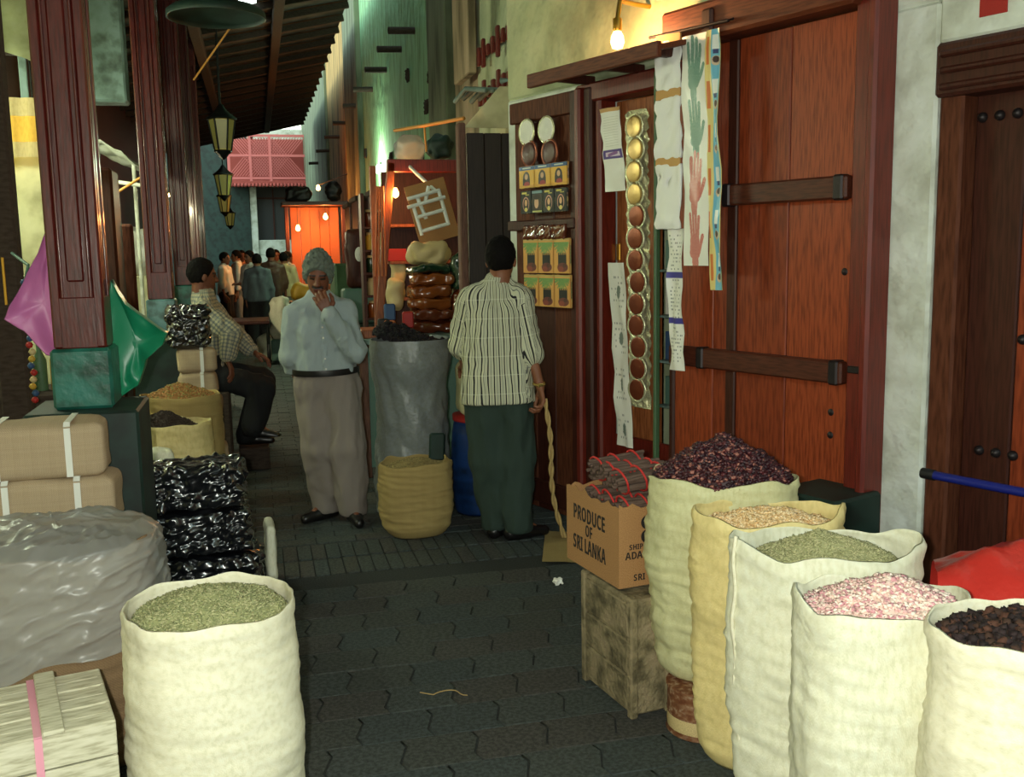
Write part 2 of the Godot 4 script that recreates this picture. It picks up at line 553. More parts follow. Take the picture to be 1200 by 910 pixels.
	mt("foil", rgb(226, 222, 190), 0.22, {"metal": 0.7, "nrm": "n_soft", "ns": 1.2, "sc": Vector3(8, 8, 8)})
	mt("foil_pale", rgb(206, 208, 176), 0.3, {"alpha": 0.75})
	mt("disc_copper", rgb(126, 62, 40), 0.3, {"metal": 0.5})
	mt("disc_gold", rgb(176, 146, 92), 0.3, {"metal": 0.6})
	mt("disc_maroon", rgb(74, 30, 24), 0.4)
	mt("lattice_red", rgb(196, 104, 100), 0.8)
	mt("tile_red", rgb(150, 66, 58), 0.85)
	mt("roof_sheet", rgb(72, 70, 66), 0.9, {"tex": "stain", "sc": Vector3(0.5, 0.5, 0.5)})
	mt("awning_green", rgb(176, 184, 140), 0.85, {"tex": "sacking", "sc": Vector3(1, 1, 1), "back": rgb(90, 95, 70)})
	mt("cloth_yellow", rgb(226, 176, 72), 0.85, {"tex": "sacking", "sc": Vector3(3, 1, 3)})
	mt("cloth_tan", rgb(196, 176, 128), 0.85, {"tex": "sacking", "sc": Vector3(3, 1, 3)})
	mt("white_paint", rgb(222, 222, 208), 0.6, {"tex": "plaster", "sc": Vector3(1, 1, 1)})
	mt("grey_blue", rgb(130, 152, 152), 0.7, {"tex": "stain", "sc": Vector3(1, 1, 1)})
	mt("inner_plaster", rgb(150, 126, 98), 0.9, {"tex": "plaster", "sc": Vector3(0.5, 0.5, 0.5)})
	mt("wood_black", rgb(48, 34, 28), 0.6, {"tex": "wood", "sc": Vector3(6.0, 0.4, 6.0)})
	mt("glass_dark", rgb(24, 28, 28), 0.5, {"spec": 0.6})
	mt("amber_bag", rgb(126, 66, 26), 0.16, {"clear": 0.8})
	mt("brown_bag", rgb(96, 44, 22), 0.16, {"clear": 0.8})
	mt("green_bag", rgb(28, 54, 36), 0.18, {"clear": 0.8})
	mt("silver_wire", rgb(226, 232, 230), 0.35)
	mt("bamboo", rgb(204, 140, 60), 0.6)
	mt("lantern_glass", rgb(120, 118, 60), 0.3, {"emit": rgb(190, 184, 90), "energy": 0.1})  # faint glow added to keep the panes from going dark
	mt("bulb_glow", rgb(255, 226, 180), 0.4, {"emit": Color(1.0, 0.78, 0.45), "energy": 9.0})
	mt("tube_glow", rgb(235, 255, 240), 0.4, {"emit": Color(0.88, 1.0, 0.86), "energy": 4.0})
	for k in [["mat_orange", 196, 108, 56], ["mat_red", 190, 40, 36], ["mat_cream", 226, 204, 150], ["mat_green", 84, 120, 84], ["mat_teal", 96, 136, 124], ["mat_brown", 84, 52, 34], ["mat_white", 246, 246, 240], ["mat_black", 20, 18, 18], ["mat_blue", 52, 90, 140], ["mat_yellow", 214, 176, 60]]:
		mt(k[0], rgb(k[1], k[2], k[3]), 0.55, {"tex": "grain", "sc": Vector3(2, 2, 2)})

# ---------------------------------------------------------------- camera, sky, light
func view() -> void:
	var cam := Camera3D.new()
	cam.name = "Camera"
	add_child(cam)
	cam.fov = rad_to_deg(2.0 * atan(455.0 / 1167.0))
	cam.near = 0.05
	cam.far = 200.0
	cam.transform = Transform3D(Basis(Vector3.UP, deg_to_rad(-14.2)) * Basis(Vector3.RIGHT, deg_to_rad(-8.0)) * Basis(Vector3.BACK, deg_to_rad(-1.0)), Vector3(0, 1.6, 0))
	var we := WorldEnvironment.new()
	we.name = "Environment"
	var e := Environment.new()
	var sky := Sky.new()
	var sm := ProceduralSkyMaterial.new()
	sm.sky_top_color = Color(0.62, 0.72, 0.72)
	sm.sky_horizon_color = Color(0.86, 0.88, 0.78)
	sm.ground_horizon_color = Color(0.5, 0.5, 0.42)
	sm.ground_bottom_color = Color(0.3, 0.3, 0.26)
	sm.sky_energy_multiplier = 2.2
	sm.ground_energy_multiplier = 0.5
	sky.sky_material = sm
	e.background_mode = Environment.BG_SKY
	e.sky = sky
	e.tonemap_mode = Environment.TONE_MAPPER_LINEAR
	e.tonemap_exposure = 1.1
	e.sdfgi_enabled = true
	e.ssao_enabled = true
	e.ssil_enabled = true
	we.environment = e
	add_child(we)
	# the flash of the camera that took the picture: a hand's width to the left of its lens
	var fl := OmniLight3D.new()
	fl.name = "camera_flash"
	fl.position = Vector3(-0.085, 1.63, 0.02)
	fl.light_color = Color(0.99, 1.0, 0.94)
	fl.light_energy = 6.8
	fl.light_size = 0.02
	fl.omni_range = 60.0
	fl.omni_attenuation = 2.0
	fl.shadow_enabled = true
	add_child(fl)

func lamp(p: Vector3, c: Color, energy: float, size := 0.05, called := "lamp_light") -> void:
	var l := OmniLight3D.new()
	l.name = called
	l.position = p
	l.light_color = c
	l.light_energy = energy
	l.light_size = size
	l.omni_range = 60.0
	l.omni_attenuation = 2.0
	l.shadow_enabled = true
	add_child(l, true)

func wall_x(z: float) -> float:
	return 1.9 if z < -6.14 else 1.70 + 0.364 * (z + 5.75)

# ---------------------------------------------------------------- the setting
func paver_mesh(sx: float, sz: float, a: float, b: float) -> ArrayMesh:
	var pts := []
	var n := 4
	for e in 4:
		for k in n:
			var t := float(k) / n
			match e:
				0: pts.append(Vector2(-sx / 2 + sx * t, -sz / 2 + b * sin(TAU * 2.0 * t)))
				1: pts.append(Vector2(sx / 2 + a * sin(TAU * t), -sz / 2 + sz * t))
				2: pts.append(Vector2(sx / 2 - sx * t, sz / 2 + b * sin(TAU * 2.0 * (1.0 - t))))
				3: pts.append(Vector2(-sx / 2 + a * sin(TAU * (1.0 - t)), sz / 2 - sz * t))
	var m := MB.new()
	var g := 0.0028
	var c := m.p(Vector3.ZERO)
	var top := []
	for q in pts:
		top.append(m.p(Vector3(q.x * (1 - 2 * g / sx) * 0.985, 0, q.y * (1 - 2 * g / sz) * 0.985)))
	var low := []
	var up := []
	for q in pts:
		up.append(m.p(Vector3(q.x * (1 - 2 * g / sx) * 0.985, 0, q.y * (1 - 2 * g / sz) * 0.985)))
		low.append(m.p(Vector3(q.x * (1 - 2 * g / sx), -0.012, q.y * (1 - 2 * g / sz))))
	for i in pts.size():
		var j := (i + 1) % pts.size()
		m.t3(c, top[i], top[j])
		m.t3(up[i], low[i], low[j]); m.t3(up[i], low[j], up[j])
	return m.commit()

func make_floor() -> void:
	var b := MB.new()
	b.box(Vector3(0.7, -0.108, -16), Vector3(16, 0.2, 54), 0.0)
	var fl := struct("floor", b, M.joint, "dark worn paving of the market alley")
	var wavy := paver_mesh(0.24, 0.2, 0.016, 0.014)
	var soldier := paver_mesh(0.075, 0.26, 0.0, 0.0)
	var brick := paver_mesh(0.22, 0.11, 0.0, 0.0)
	var list := []
	rng.seed = 42
	for j in 34:
		for i in 26:
			var x := -2.5 + i * 0.24 + (0.12 if j % 2 else 0.0)
			var z := 2.0 - j * 0.2
			list.append([wavy, x, z, 0.24])
	for j in 2:
		for i in 60:
			list.append([soldier, -2.0 + i * 0.075, -5.03 - j * 0.28, 0.07])
	for j in 300:
		for i in 24:
			var z := -5.52 - j * 0.11
			if z < -30.0: break
			list.append([brick, -2.5 + i * 0.22 + (0.11 if j % 2 else 0.0), z, 0.2])
	var seen := 0
	var rest := MB.new()
	for k in list:
		var x: float = k[1]
		var z: float = k[2]
		if x > wall_x(z) + 0.05: continue
		var y := rng.randf_range(-0.0035, 0.001)
		var tilt := Basis(Vector3.RIGHT, rng.randf_range(-0.006, 0.006)) * Basis(Vector3.BACK, rng.randf_range(-0.006, 0.006))
		var left := -0.05 if z > -3.2 else -0.35
		var vis := z < -2.75 and z > -6.9 and x > left and x < 1.25
		if vis and seen < 295:
			seen += 1
			part(fl, "paver", k[0], M["paver_%d" % (rng.randi() % 4)], Transform3D(tilt, Vector3(x, y, z)))
		else:
			var src: Array = k[0].surface_get_arrays(0)
			var base := rest.v.size()
			for q in src[Mesh.ARRAY_VERTEX]:
				rest.p(tilt * q + Vector3(x, y, z))
			for q in src[Mesh.ARRAY_INDEX]: rest.ix.append(base + q)
	var r := part(fl, "paver_field", rest, M.paver_1)
	r.set_meta("kind", "stuff")
	r.set_meta("label", "further dark pavers of the alley")

func make_walls() -> void:
	# near right wall with its openings
	var b := MB.new()
	b.T = WB
	for k in [[-0.42, 0.42, 0.0, 2.5], [1.13, 2.5, 0.0, 2.5], [3.75, 9.9, 0.0, 2.5], [2.22, 2.5, 2.5, 7.4], [3.75, 9.9, 2.5, 7.4]]:
		b.box(Vector3((k[0] + k[1]) / 2, (k[2] + k[3]) / 2, -0.2), Vector3(k[1] - k[0], k[3] - k[2], 0.4), 0.012)
	b.box(Vector3(3.125, 4.87, -0.2), Vector3(1.25, 5.06, 0.4), 0.012)
	struct("wall_right", b, M.plaster_near, "white plastered wall and pillar of the shop fronts")
	b = MB.new()
	b.T = WB
	b.box(Vector3(0.9, 4.95, -0.2), Vector3(2.64, 4.9, 0.4), 0.012)
	struct("wall_right_upper", b, M.plaster_upper, "stained pale green plaster above the shop doors")
	# unseen house front added behind the viewer to dim column reflections
	b = MB.new()
	b.box(Vector3(1.0, 3.5, 10.2), Vector3(16, 7.0, 0.4), 0.0)
	struct("wall_back_added", b, M.plaster_brown, "unseen brown house front added behind the viewer to dim column reflections")
	# the shop behind the open doorway
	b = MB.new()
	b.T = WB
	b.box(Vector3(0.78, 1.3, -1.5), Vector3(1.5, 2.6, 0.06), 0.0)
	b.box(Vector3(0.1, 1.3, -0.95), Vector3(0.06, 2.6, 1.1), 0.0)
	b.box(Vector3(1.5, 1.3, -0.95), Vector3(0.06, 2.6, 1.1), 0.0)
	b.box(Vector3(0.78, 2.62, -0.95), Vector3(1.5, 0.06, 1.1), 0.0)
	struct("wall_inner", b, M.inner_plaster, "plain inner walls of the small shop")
	# the far right wall in weathered plaster strips, one tinted with painted lamplight
	var strips := [[-5.8, -9.4, "plaster_upper", 0.0], [-9.4, -10.8, "plaster_pink", 0.06], [-10.8, -11.9, "plaster_grey", -0.04], [-11.9, -19.4, "plaster_green", 0.0], [-19.4, -22.0, "plaster_grey", -0.1], [-22.0, -28.5, "plaster_lamplit", 0.02], [-28.5, -42.0, "plaster_grey", -0.05]]
	for k in strips:
		b = MB.new()
		b.box(Vector3(2.45 + k[3], 3.8, (k[0] + k[1]) / 2), Vector3(0.7, 7.6, k[0] - k[1]), 0.015)
		struct("wall_right_far", b, M[k[2]], "weathered %s plaster of the far right wall" % k[2].get_slice("_", 1))
	# left wall behind the columns, and the wall closing the shops
	b = MB.new()
	b.box(Vector3(-2.9, 2.8, -2.2), Vector3(0.4, 5.6, 12.4), 0.0)
	struct("wall_left", b, M.plaster_cream, "cream plaster wall of the shops on the left")
	b = MB.new()  # far stretch coloured dark so the orange booth light hardly shows
	b.box(Vector3(-2.9, 2.8, -21.3), Vector3(0.4, 5.6, 25.8), 0.0)
	struct("wall_left_far", b, M.wood_dark, "far left shop wall coloured dark to subdue the orange lamplight")
	# roof of dark sheets on rafters, falling to the left, with a slot of daylight along the right wall
	var roof := sroot("ceiling", "dark sheet roof on rafters over the alley")
	var z := 3.6
	while z > -33.0:
		var x1 := minf(wall_x(z - 1.0) - 0.15, 4.8)
		var m := MB.new()
		var spans := [[-2.8, x1]]
		if z <= -15.0 and z > -17.0: spans = [[-2.8, -0.05], [0.22, x1]]
		for s in spans:
			var y0 := 5.45 + 0.22 * float(s[0])
			var y1 := 5.45 + 0.22 * float(s[1])
			for q in 2:
				var dz := q * 0.0
				m.quad(Vector3(s[0], y0 + q * 0.03, z + dz), Vector3(s[1], y1 + q * 0.03, z), Vector3(s[1], y1 + q * 0.03, z - 2.0), Vector3(s[0], y0 + q * 0.03, z - 2.0), Vector3(0, 1 if q else -1, 0))
		part(roof, "roof_sheet", m, M.roof_sheet)
		for q in 2:
			var zz := z - 0.4 - q * 1.0
			var rf := MB.new()
			rf.box(Vector3((-2.8 + x1) / 2, 5.37 + 0.22 * (-2.8 + x1) / 2, zz), Vector3((x1 + 2.8) * 1.024, 0.11, 0.09), 0.006, Basis(Vector3.BACK, atan(0.22)))
			part(roof, "rafter", rf, M.wood_roof)
		z -= 2.0
	for k in [[-0.75, 5.12], [0.55, 5.42]]:
		var bm := MB.new()
		bm.box(Vector3(k[0], k[1], -15), Vector3(0.16, 0.2, 36), 0.01)
		part(roof, "beam", bm, M.wood_roof)

func make_end_building() -> void:
	var t := thing("end_building", "pale building with a red lattice balcony at the end of the alley", "building", Vector3(0, 0, -41.2))
	var b := MB.new()
	b.box(Vector3(0.02, 3.2, -0.4), Vector3(0.3, 6.4, 0.8), 0.02)
	b.box(Vector3(3.2, 3.2, -0.4), Vector3(3.2, 6.4, 0.8), 0.02)
	b.box(Vector3(0.8, 5.3, -0.4), Vector3(1.6, 2.2, 0.8), 0.02)
	b.box(Vector3(0.3, 0.75, -0.42), Vector3(0.6, 1.5, 0.7), 0.02)
	b.box(Vector3(0.8, 1.8, -0.42), Vector3(1.6, 0.6, 0.7), 0.02)
	part(t, "wall", b, M.plaster_white)
	part(t, "dark_wing", boxm(Vector3(5.0, 6.4, 0.8), 0.02, Vector3(-2.6, 3.2, -0.35)), M.green_dark)
	var w := part(t, "window", boxm(Vector3(1.8, 2.4, 0.06), 0.0, Vector3(0.8, 3.1, -0.5)), M.glass_dark)
	b = MB.new()
	b.box(Vector3(0.8, 3.75, -0.44), Vector3(1.5, 0.07, 0.08), 0.0); b.box(Vector3(0.8, 3.1, -0.44), Vector3(0.06, 2.0, 0.08), 0.0)
	part(w, "window_bar", b, M.wood_dark)
	part(t, "door", boxm(Vector3(1.0, 1.5, 0.08), 0.0, Vector3(1.1, 0.75, -0.5)), M.wood_dark)
	# balcony
	var bal := part(t, "balcony", boxm(Vector3(2.9, 0.14, 0.9), 0.01, Vector3(0.65, 4.3, 0.45)), M.tile_red)
	b = MB.new()
	for k in [-0.8, 0.0, 0.75, 2.1]:
		b.box(Vector3(k, 5.2, 0.86), Vector3(0.1, 1.75, 0.1), 0.0)
	for y in [4.45, 5.3, 6.05]:
		b.box(Vector3(0.65, y, 0.86), Vector3(2.9, 0.09, 0.08), 0.0)
	part(bal, "rail", b, M.lattice_red)
	b = MB.new()
	for k in 44:
		var x := -1.6 + k * 0.105
		for s in [-1.0, 1.0]:
			var a := Vector3(x, 5.25, 0.86)
			var bs := Basis(Vector3.BACK, s * 0.7)
			var lo: Vector3 = a + bs * Vector3(0, -0.95, 0)
			var hi: Vector3 = a + bs * Vector3(0, 0.95, 0)
			if minf(lo.x, hi.x) > -0.85 and maxf(lo.x, hi.x) < 2.15:
				b.box(a, Vector3(0.028, 1.9, 0.02), 0.0, bs)
	var la := part(bal, "lattice", b, M.lattice_red)
	la.set_meta("kind", "stuff")
	part(bal, "back_panel", boxm(Vector3(2.9, 1.6, 0.05), 0.0, Vector3(0.65, 5.2, 0.05)), M.tile_red)
	for k in 22:
		var e := MB.new()
		e.tube([Vector3(-0.75 + k * 0.134, 4.26, 0.75), Vector3(-0.75 + k * 0.134, 4.14, 1.05)], 0.062, 6)
		part(bal, "eave_tile", e, M.tile_red)
	b = MB.new()
	b.box(Vector3(1.35, 2.15, 0.3), Vector3(0.5, 4.3, 0.06), 0.0)

func panel_column(p: Vector3, w: float, m: Material, base: Material, label: String, ped := 1.0) -> void:
	var t := thing("column", label, "column", p, 0.0, "wooden columns along the left of the alley")
	var pd := MB.new()
	pd.box(Vector3(0, ped / 2, 0), Vector3(0.42, ped, 0.42), 0.01)
	part(t, "pedestal", pd, M.green_dark)
	var sl := MB.new()
	sl.box(Vector3(0, ped + 0.12, 0), Vector3(w + 0.03, 0.24, w + 0.03), 0.012)
	part(t, "painted_base", sl, base)
	var top := 5.2
	var s := MB.new()
	var y0 := ped + 0.24
	s.box(Vector3(0, (y0 + top) / 2, 0), Vector3(w - 0.03, top - y0, w - 0.03), 0.0)
	for sx in [-1.0, 1.0]:
		for sz in [-1.0, 1.0]:
			s.box(Vector3(sx * (w / 2 - 0.02), (y0 + top) / 2, sz * (w / 2 - 0.02)), Vector3(0.04, top - y0, 0.04), 0.008)
	for a in 4:
		var bs := Basis(Vector3.UP, a * PI / 2)
		s.box(bs * Vector3(0, y0 + 0.1, w / 2 - 0.012), Vector3(w - 0.06, 0.2, 0.024), 0.004, bs)
		s.box(bs * Vector3(0, top - 0.2, w / 2 - 0.012), Vector3(w - 0.06, 0.4, 0.024), 0.004, bs)
	part(t, "shaft", s, m)
	for a in 4:
		var bs := Basis(Vector3.UP, a * PI / 2)
		var pm := MB.new()
		pm.box(bs * Vector3(0, (y0 + 0.24 + top - 0.4) / 2, w / 2 - 0.012), Vector3(w - 0.13, top - y0 - 0.68, 0.018), 0.007, bs)
		part(t, "panel", pm, m)
		for sx in [-1.0, 1.0]:
			var q := MB.new()
			q.tube([bs * Vector3(sx * (w / 2 - 0.046), y0 + 0.2, w / 2 - 0.004), bs * Vector3(sx * (w / 2 - 0.046), top - 0.4, w / 2 - 0.004)], 0.006, 6)
			part(t, "bead", q, m)
	part(t, "bracket", boxm(Vector3(0.5, 0.12, 0.2), 0.02, Vector3(0, top, 0)), m)

# ---------------------------------------------------------------- sacks, heaps, parcels
func n3(x: float, y: float, z: float) -> float:
	return nz.get_noise_3d(x, y, z)

func sack(label: String, p: Vector3, turn: float, d: Dictionary, m: Material, called := "spice_sack") -> Node3D:
	var t := thing(called, label, "sack", p, turn, d.get("group", ""))
	var H: float = d.h
	var rx: float = d.rx
	var rz: float = d.rz
	var e: float = d.get("e", 2.3)
	var bot: float = d.get("bot", 0.9)
	var bulge: float = d.get("bulge", 0.05)
	var ear: float = d.get("ear", 0.0)
	var wr: float = d.get("wr", 1.0)
	var sd: float = d.get("sd", 0.0)
	var fill: float = d.get("fill", 0.1)
	var lean: Vector3 = d.get("lean", Vector3.ZERO)
	var ny := 60
	var inner := 6
	var total := ny + inner + 2
	var b := MB.new()
	b.grid(84, total, func(u: float, w: float):
		var j := roundi(w * (total - 1))
		var a: float = u * TAU
		var c := cos(a)
		var s := sin(a)
		var k := pow(pow(absf(c), e) + pow(absf(s), e), -1.0 / e)
		var top := H + ear * pow(absf(c), 6.0) + 0.012 * n3(c * 1.3 + sd, 7.0, s * 1.3) * wr
		var y := 0.0
		var q := 1.0
		var inset := 0.0
		if j == 0: q = 0.02
		elif j <= ny:
			var h := float(j - 1) / (ny - 1)
			y = top * h
			q = lerpf(bot, 1.0, smoothstep(0.0, 0.85, h)) + bulge * sin(PI * minf(h * 1.15, 1.0))
			if y < 0.07: q *= 1.0 - 0.22 * pow(1.0 - y / 0.07, 2.0)
			if h > 0.94: inset = -0.004 * sin((h - 0.94) / 0.06 * PI)
		else:
			var h := float(j - ny) / (inner + 1)
			y = top + (0.004 if j == ny + 1 else 0.0) - (fill + 0.05) * h * h
			inset = 0.005
		var pt := Vector3(c * k * rx * q, y, s * k * rz * q)
		var near := clampf(y / 0.08, 0.0, 1.0)
		var f := 0.0042 * n3(pt.x * 4.0 + sd, pt.y * 34.0, pt.z * 4.0) - 0.004 * absf(n3(pt.x * 6.0 - sd, pt.y * 14.0 + pt.x * 5.0, pt.z * 6.0)) + 0.004 * n3(pt.x * 13.0, pt.y * 2.6 + sd, pt.z * 13.0) + 0.011 * n3(pt.x * 2.6, pt.y * 3.4 - sd, pt.z * 2.6)
		var rad := Vector3(c, 0, s)
		pt += rad * (f * wr * near - inset)
		return pt + lean * (y / H))
	part(t, "bag", b, m)
	if d.get("seam", false):
		var sm := MB.new()
		var pts := []
		for j in 30:
			var h := j / 29.0
			var q := lerpf(bot, 1.0, smoothstep(0.0, 0.85, h)) + bulge * sin(PI * minf(h * 1.15, 1.0))
			pts.append(Vector3(-rx * q * 0.93 - 0.004 * sin(j), (H + ear) * h + 0.005, rz * q * d.get("seam_z", 0.38)) + lean * h)
		sm.tube(pts, 0.006, 6)
		part(t, "seam", sm, M.sack_cream)
	return t

func heap(called: String, label: String, p: Vector3, turn: float, d: Dictionary) -> void:
	# a mound of loose spice; one mesh of mound and pieces
	var rx: float = d.rx
	var rz: float = d.rz
	var peak: float = d.peak
	var pw: float = d.get("pw", 1.2)
	var cx: float = d.get("cx", 0.0)
	var cz: float = d.get("cz", 0.0)
	var sd: float = d.get("sd", 0.0)
	var rough: float = d.get("rough", 0.006)
	var hf := func(x: float, z: float) -> float:
		var r := Vector2(x / rx, z / rz).length()
		var q := Vector2((x - cx) / rx, (z - cz) / rz).length()
		return peak * pow(maxf(0.0, 1.0 - pow(minf(maxf(q, r * 0.0), 1.4) / 1.12, pw)), 1.0) + rough * n3(x * 14.0 + sd, 1.0, z * 14.0) - 0.015 * smoothstep(0.9, 1.0, r)
	var cols: Array = d.cols
	var b := MB.new()
	b.col = cols[0]
	b.grid(48, 18, func(u: float, w: float):
		var a: float = u * TAU
		var x := cos(a) * rx * w
		var z := sin(a) * rz * w
		return Vector3(x, hf.call(x, z), z), true, false)
	b.flip(0)
	if b.v[30].y < -1.0: b.flip(0)
	rng.seed = hash(called) + int(sd * 100)
	var n: int = d.n
	var sz: Vector3 = d.size
	for i in n:
		var r := sqrt(rng.randf()) * 0.985
		var a := rng.randf() * TAU
		var x := cos(a) * rx * r
		var z := sin(a) * rz * r
		var c := Vector3(x, hf.call(x, z) + rng.randf_range(-0.3, 0.9) * sz.y, z)
		var bs := Basis(Vector3.UP, rng.randf() * TAU) * Basis(Vector3.RIGHT, rng.randf_range(-0.9, 0.9)) * Basis(Vector3.BACK, rng.randf_range(-0.9, 0.9))
		var k := rng.randf_range(0.6, 1.3)
		b.col = cols[rng.randi() % cols.size()]
		var i0 := b.p(c + bs * Vector3(sz.x * k, 0, 0)); b.p(c - bs * Vector3(sz.x * k, 0, 0))
		b.p(c + bs * Vector3(0, sz.y * k, 0)); b.p(c - bs * Vector3(0, sz.y * k, 0))
		b.p(c + bs * Vector3(0, 0, sz.z * k)); b.p(c - bs * Vector3(0, 0, sz.z * k))
		for f in [[0, 2, 4], [4, 2, 1], [1, 2, 5], [5, 2, 0], [4, 3, 0], [1, 3, 4], [5, 3, 1], [0, 3, 5]]:
			b.t3(i0 + f[0], i0 + f[2], i0 + f[1])
	var o := solo(called, label, d.get("cat", "spice"), b, M.vertex if not d.get("gloss", false) else M.vertex_gloss, at(p, turn))
	o.set_meta("kind", "stuff")

func parcel(label: String, p: Vector3, turn: float, s: Vector3, m: Material, straps: Array, group := "", sd := 0.0, called := "jute_parcel", crink := 0.0) -> Node3D:
	var t := thing(called, label, "parcel", p, turn, group)
	var b := MB.new()
	var n := 12 if crink == 0.0 else 44
	b.rbox(Vector3(0, s.y / 2, 0), s, minf(0.035, s.y * 0.25), n, func(w: Vector3, d: Vector3):
		var q := 0.006 * n3(w.x * 6.0 + sd, w.y * 6.0, w.z * 6.0) + 0.006 * (1.0 - absf(w.x) / s.x * 2.0)
		if crink > 0.0:
			q += crink * (absf(n3(w.x * 10.0 + sd, w.y * 12.0, w.z * 10.0)) * 1.9 + 0.7 * n3(w.x * 24.0, w.y * 28.0 + sd, w.z * 24.0))
			return d * q * (0.4 if absf(d.y) > 0.9 else 1.0) * (1.0 if w.y > -s.y * 0.42 else 0.0)
		if d.y < -0.5: q = 0.0
		return d * q)
	part(t, "wrapping", b, m)
	for x in straps:
		var k := MB.new()
		var hy := s.y / 2 + 0.0045
		var hz := s.z / 2 + 0.008
		var c := Vector3(x, s.y / 2, 0)
		k.box(c + Vector3(0, 0, hz), Vector3(0.022, s.y - 0.02, 0.003), 0.0)
		k.box(c + Vector3(0, 0, -hz), Vector3(0.022, s.y - 0.02, 0.003), 0.0)
		k.box(c + Vector3(0, hy + 0.004, 0), Vector3(0.022, 0.003, s.z - 0.02), 0.0)
		k.box(c + Vector3(0, hy - 0.003, hz - 0.006), Vector3(0.022, 0.018, 0.004), 0.0, Basis(Vector3.RIGHT, -0.8))
		part(t, "strap", k, M.strap_white)
	return t

func left_goods() -> void:
	# nearest sack on the left
	var g := "open spice sacks"
	sack("round cream sack of dried green herb in the left foreground", Vector3(-0.165, 0, -2.66), 0.2, {"h": 0.69, "rx": 0.222, "rz": 0.222, "bot": 0.98, "bulge": 0.04, "wr": 0.7, "sd": 3.0, "fill": 0.06, "group": g}, M.sack_cream)
	heap("dried_green_herb", "dried pale green herb heaped in the round cream sack", Vector3(-0.165, 0.652, -2.66), 0.2, {"rx": 0.205, "rz": 0.205, "peak": 0.075, "pw": 1.15, "n": 7000, "size": Vector3(0.008, 0.0016, 0.0018), "cols": [lin(158, 160, 112), lin(176, 176, 130), lin(140, 144, 100), lin(190, 184, 142), lin(120, 126, 86)], "sd": 1.0})
	# large brown jute sack with a clear plastic cover
	sack("large brown jute sack under a crumpled clear plastic cover", Vector3(-0.66, 0, -3.33), 0.1, {"h": 0.72, "rx": 0.29, "rz": 0.27, "bot": 0.98, "bulge": 0.05, "e": 2.6, "sd": 9.0, "fill": 0.05, "wr": 1.4, "group": g}, M.jute_brown)
	heap("brown_spice", "dark brown spice showing under the clear plastic cover", Vector3(-0.66, 0.68, -3.33), 0.0, {"rx": 0.26, "rz": 0.24, "peak": 0.05, "n": 1500, "size": Vector3(0.008, 0.004, 0.006), "cols": [lin(92, 66, 44), lin(110, 80, 56), lin(74, 52, 36)], "sd": 2.0})
	var b := MB.new()
	b.grid(120, 70, func(u: float, w: float):
		var a: float = u * TAU
		var c := cos(a)
		var s := sin(a)
		var k := pow(pow(absf(c), 2.6) + pow(absf(s), 2.6), -1.0 / 2.6)
		var hem := 0.40 + 0.05 * n3(c * 1.6, 3.0, s * 1.6) + 0.03 * sin(a * 2.0)
		var pt: Vector3
		if w < 0.35:
			var r := w / 0.35
			pt = Vector3(c * k * 0.285 * r, 0.755 - 0.03 * r * r, s * k * 0.265 * r)
		else:
			var h := (w - 0.35) / 0.65
			var fl := 1.0 + 0.075 * sqrt(h) + 0.05 * h
			pt = Vector3(c * k * 0.285 * fl, lerpf(0.725, hem, h), s * k * 0.265 * fl)
		var cr := 0.012 * pow(1.0 - absf(n3((pt.x + pt.z) * 3.0 + pt.y * 5.0, pt.y * 9.0 - (pt.x + pt.z) * 5.0, pt.z * 3.0)), 4.0) + 0.009 * pow(1.0 - absf(n3(pt.x * 9.0 + pt.y * 6.0 + 5.0, pt.y * 12.0 - pt.x * 7.0, pt.z * 9.0)), 5.0) + 0.01 * n3(pt.x * 4.0, pt.y * 4.0, pt.z * 4.0 + 9.0)
		var dir := Vector3(c, 0.15, s) if w > 0.33 else Vector3(0, 1, 0)
		return pt + dir * (cr + 0.012))
	solo("plastic_cover", "crumpled clear plastic sheet over the large jute sack", "plastic sheet", b, M.clear_grey, at(Vector3(-0.66, 0, -3.33), 0.1))
	# wooden crate in the corner
	var t := thing("wooden_crate", "pale slatted wooden crate with a pink ribbon in the lower left corner", "crate", Vector3(-0.66, 0, -2.62), deg_to_rad(14))
	var w := 0.46
	var dp := 0.36
	for k in 6:
		b = MB.new()
		b.box(Vector3(0, 0.455 + 0.002 * (k % 2), -dp / 2 + 0.03 + k * 0.06), Vector3(w, 0.012, 0.057), 0.003)
		part(t, "slat", b, M.wood_crate)
	for k in 5:
		for s in [-1.0, 1.0]:
			b = MB.new()
			b.box(Vector3(0, 0.05 + k * 0.092, s * (dp / 2 - 0.006)), Vector3(w, 0.088, 0.012), 0.003)
			part(t, "slat", b, M.wood_crate)
			b = MB.new()
			b.box(Vector3(s * (w / 2 - 0.006), 0.05 + k * 0.092, 0), Vector3(0.012, 0.088, dp - 0.03), 0.003)
			part(t, "slat", b, M.wood_crate)
	b = MB.new()
	b.box(Vector3(0.09, 0.468, -0.005), Vector3(0.05, 0.012, dp + 0.03), 0.003)
	part(t, "batten", b, M.wood_crate)
	b = MB.new()
	b.box(Vector3(0.055, 0.463, 0.0), Vector3(0.018, 0.003, dp + 0.01), 0.0)
	b.box(Vector3(0.055, 0.3, dp / 2 + 0.003), Vector3(0.018, 0.32, 0.003), 0.0)
	part(t, "ribbon", b, M.strap_pink)
	b = MB.new()
	b.tube([Vector3(-0.43, 0.12, -2.75), Vector3(-0.36, 0.16, -2.83), Vector3(-0.27, 0.24, -2.93), Vector3(-0.2, 0.3, -3.0)], 0.012, 8)
	solo("hose", "short dark green hose lying between crate and cream sack", "hose", b, M.teal_paint)
	# stack of jute parcels in front of the first column
	var pn := ["lowest", "second lowest", "middle", "second from top", "topmost"]
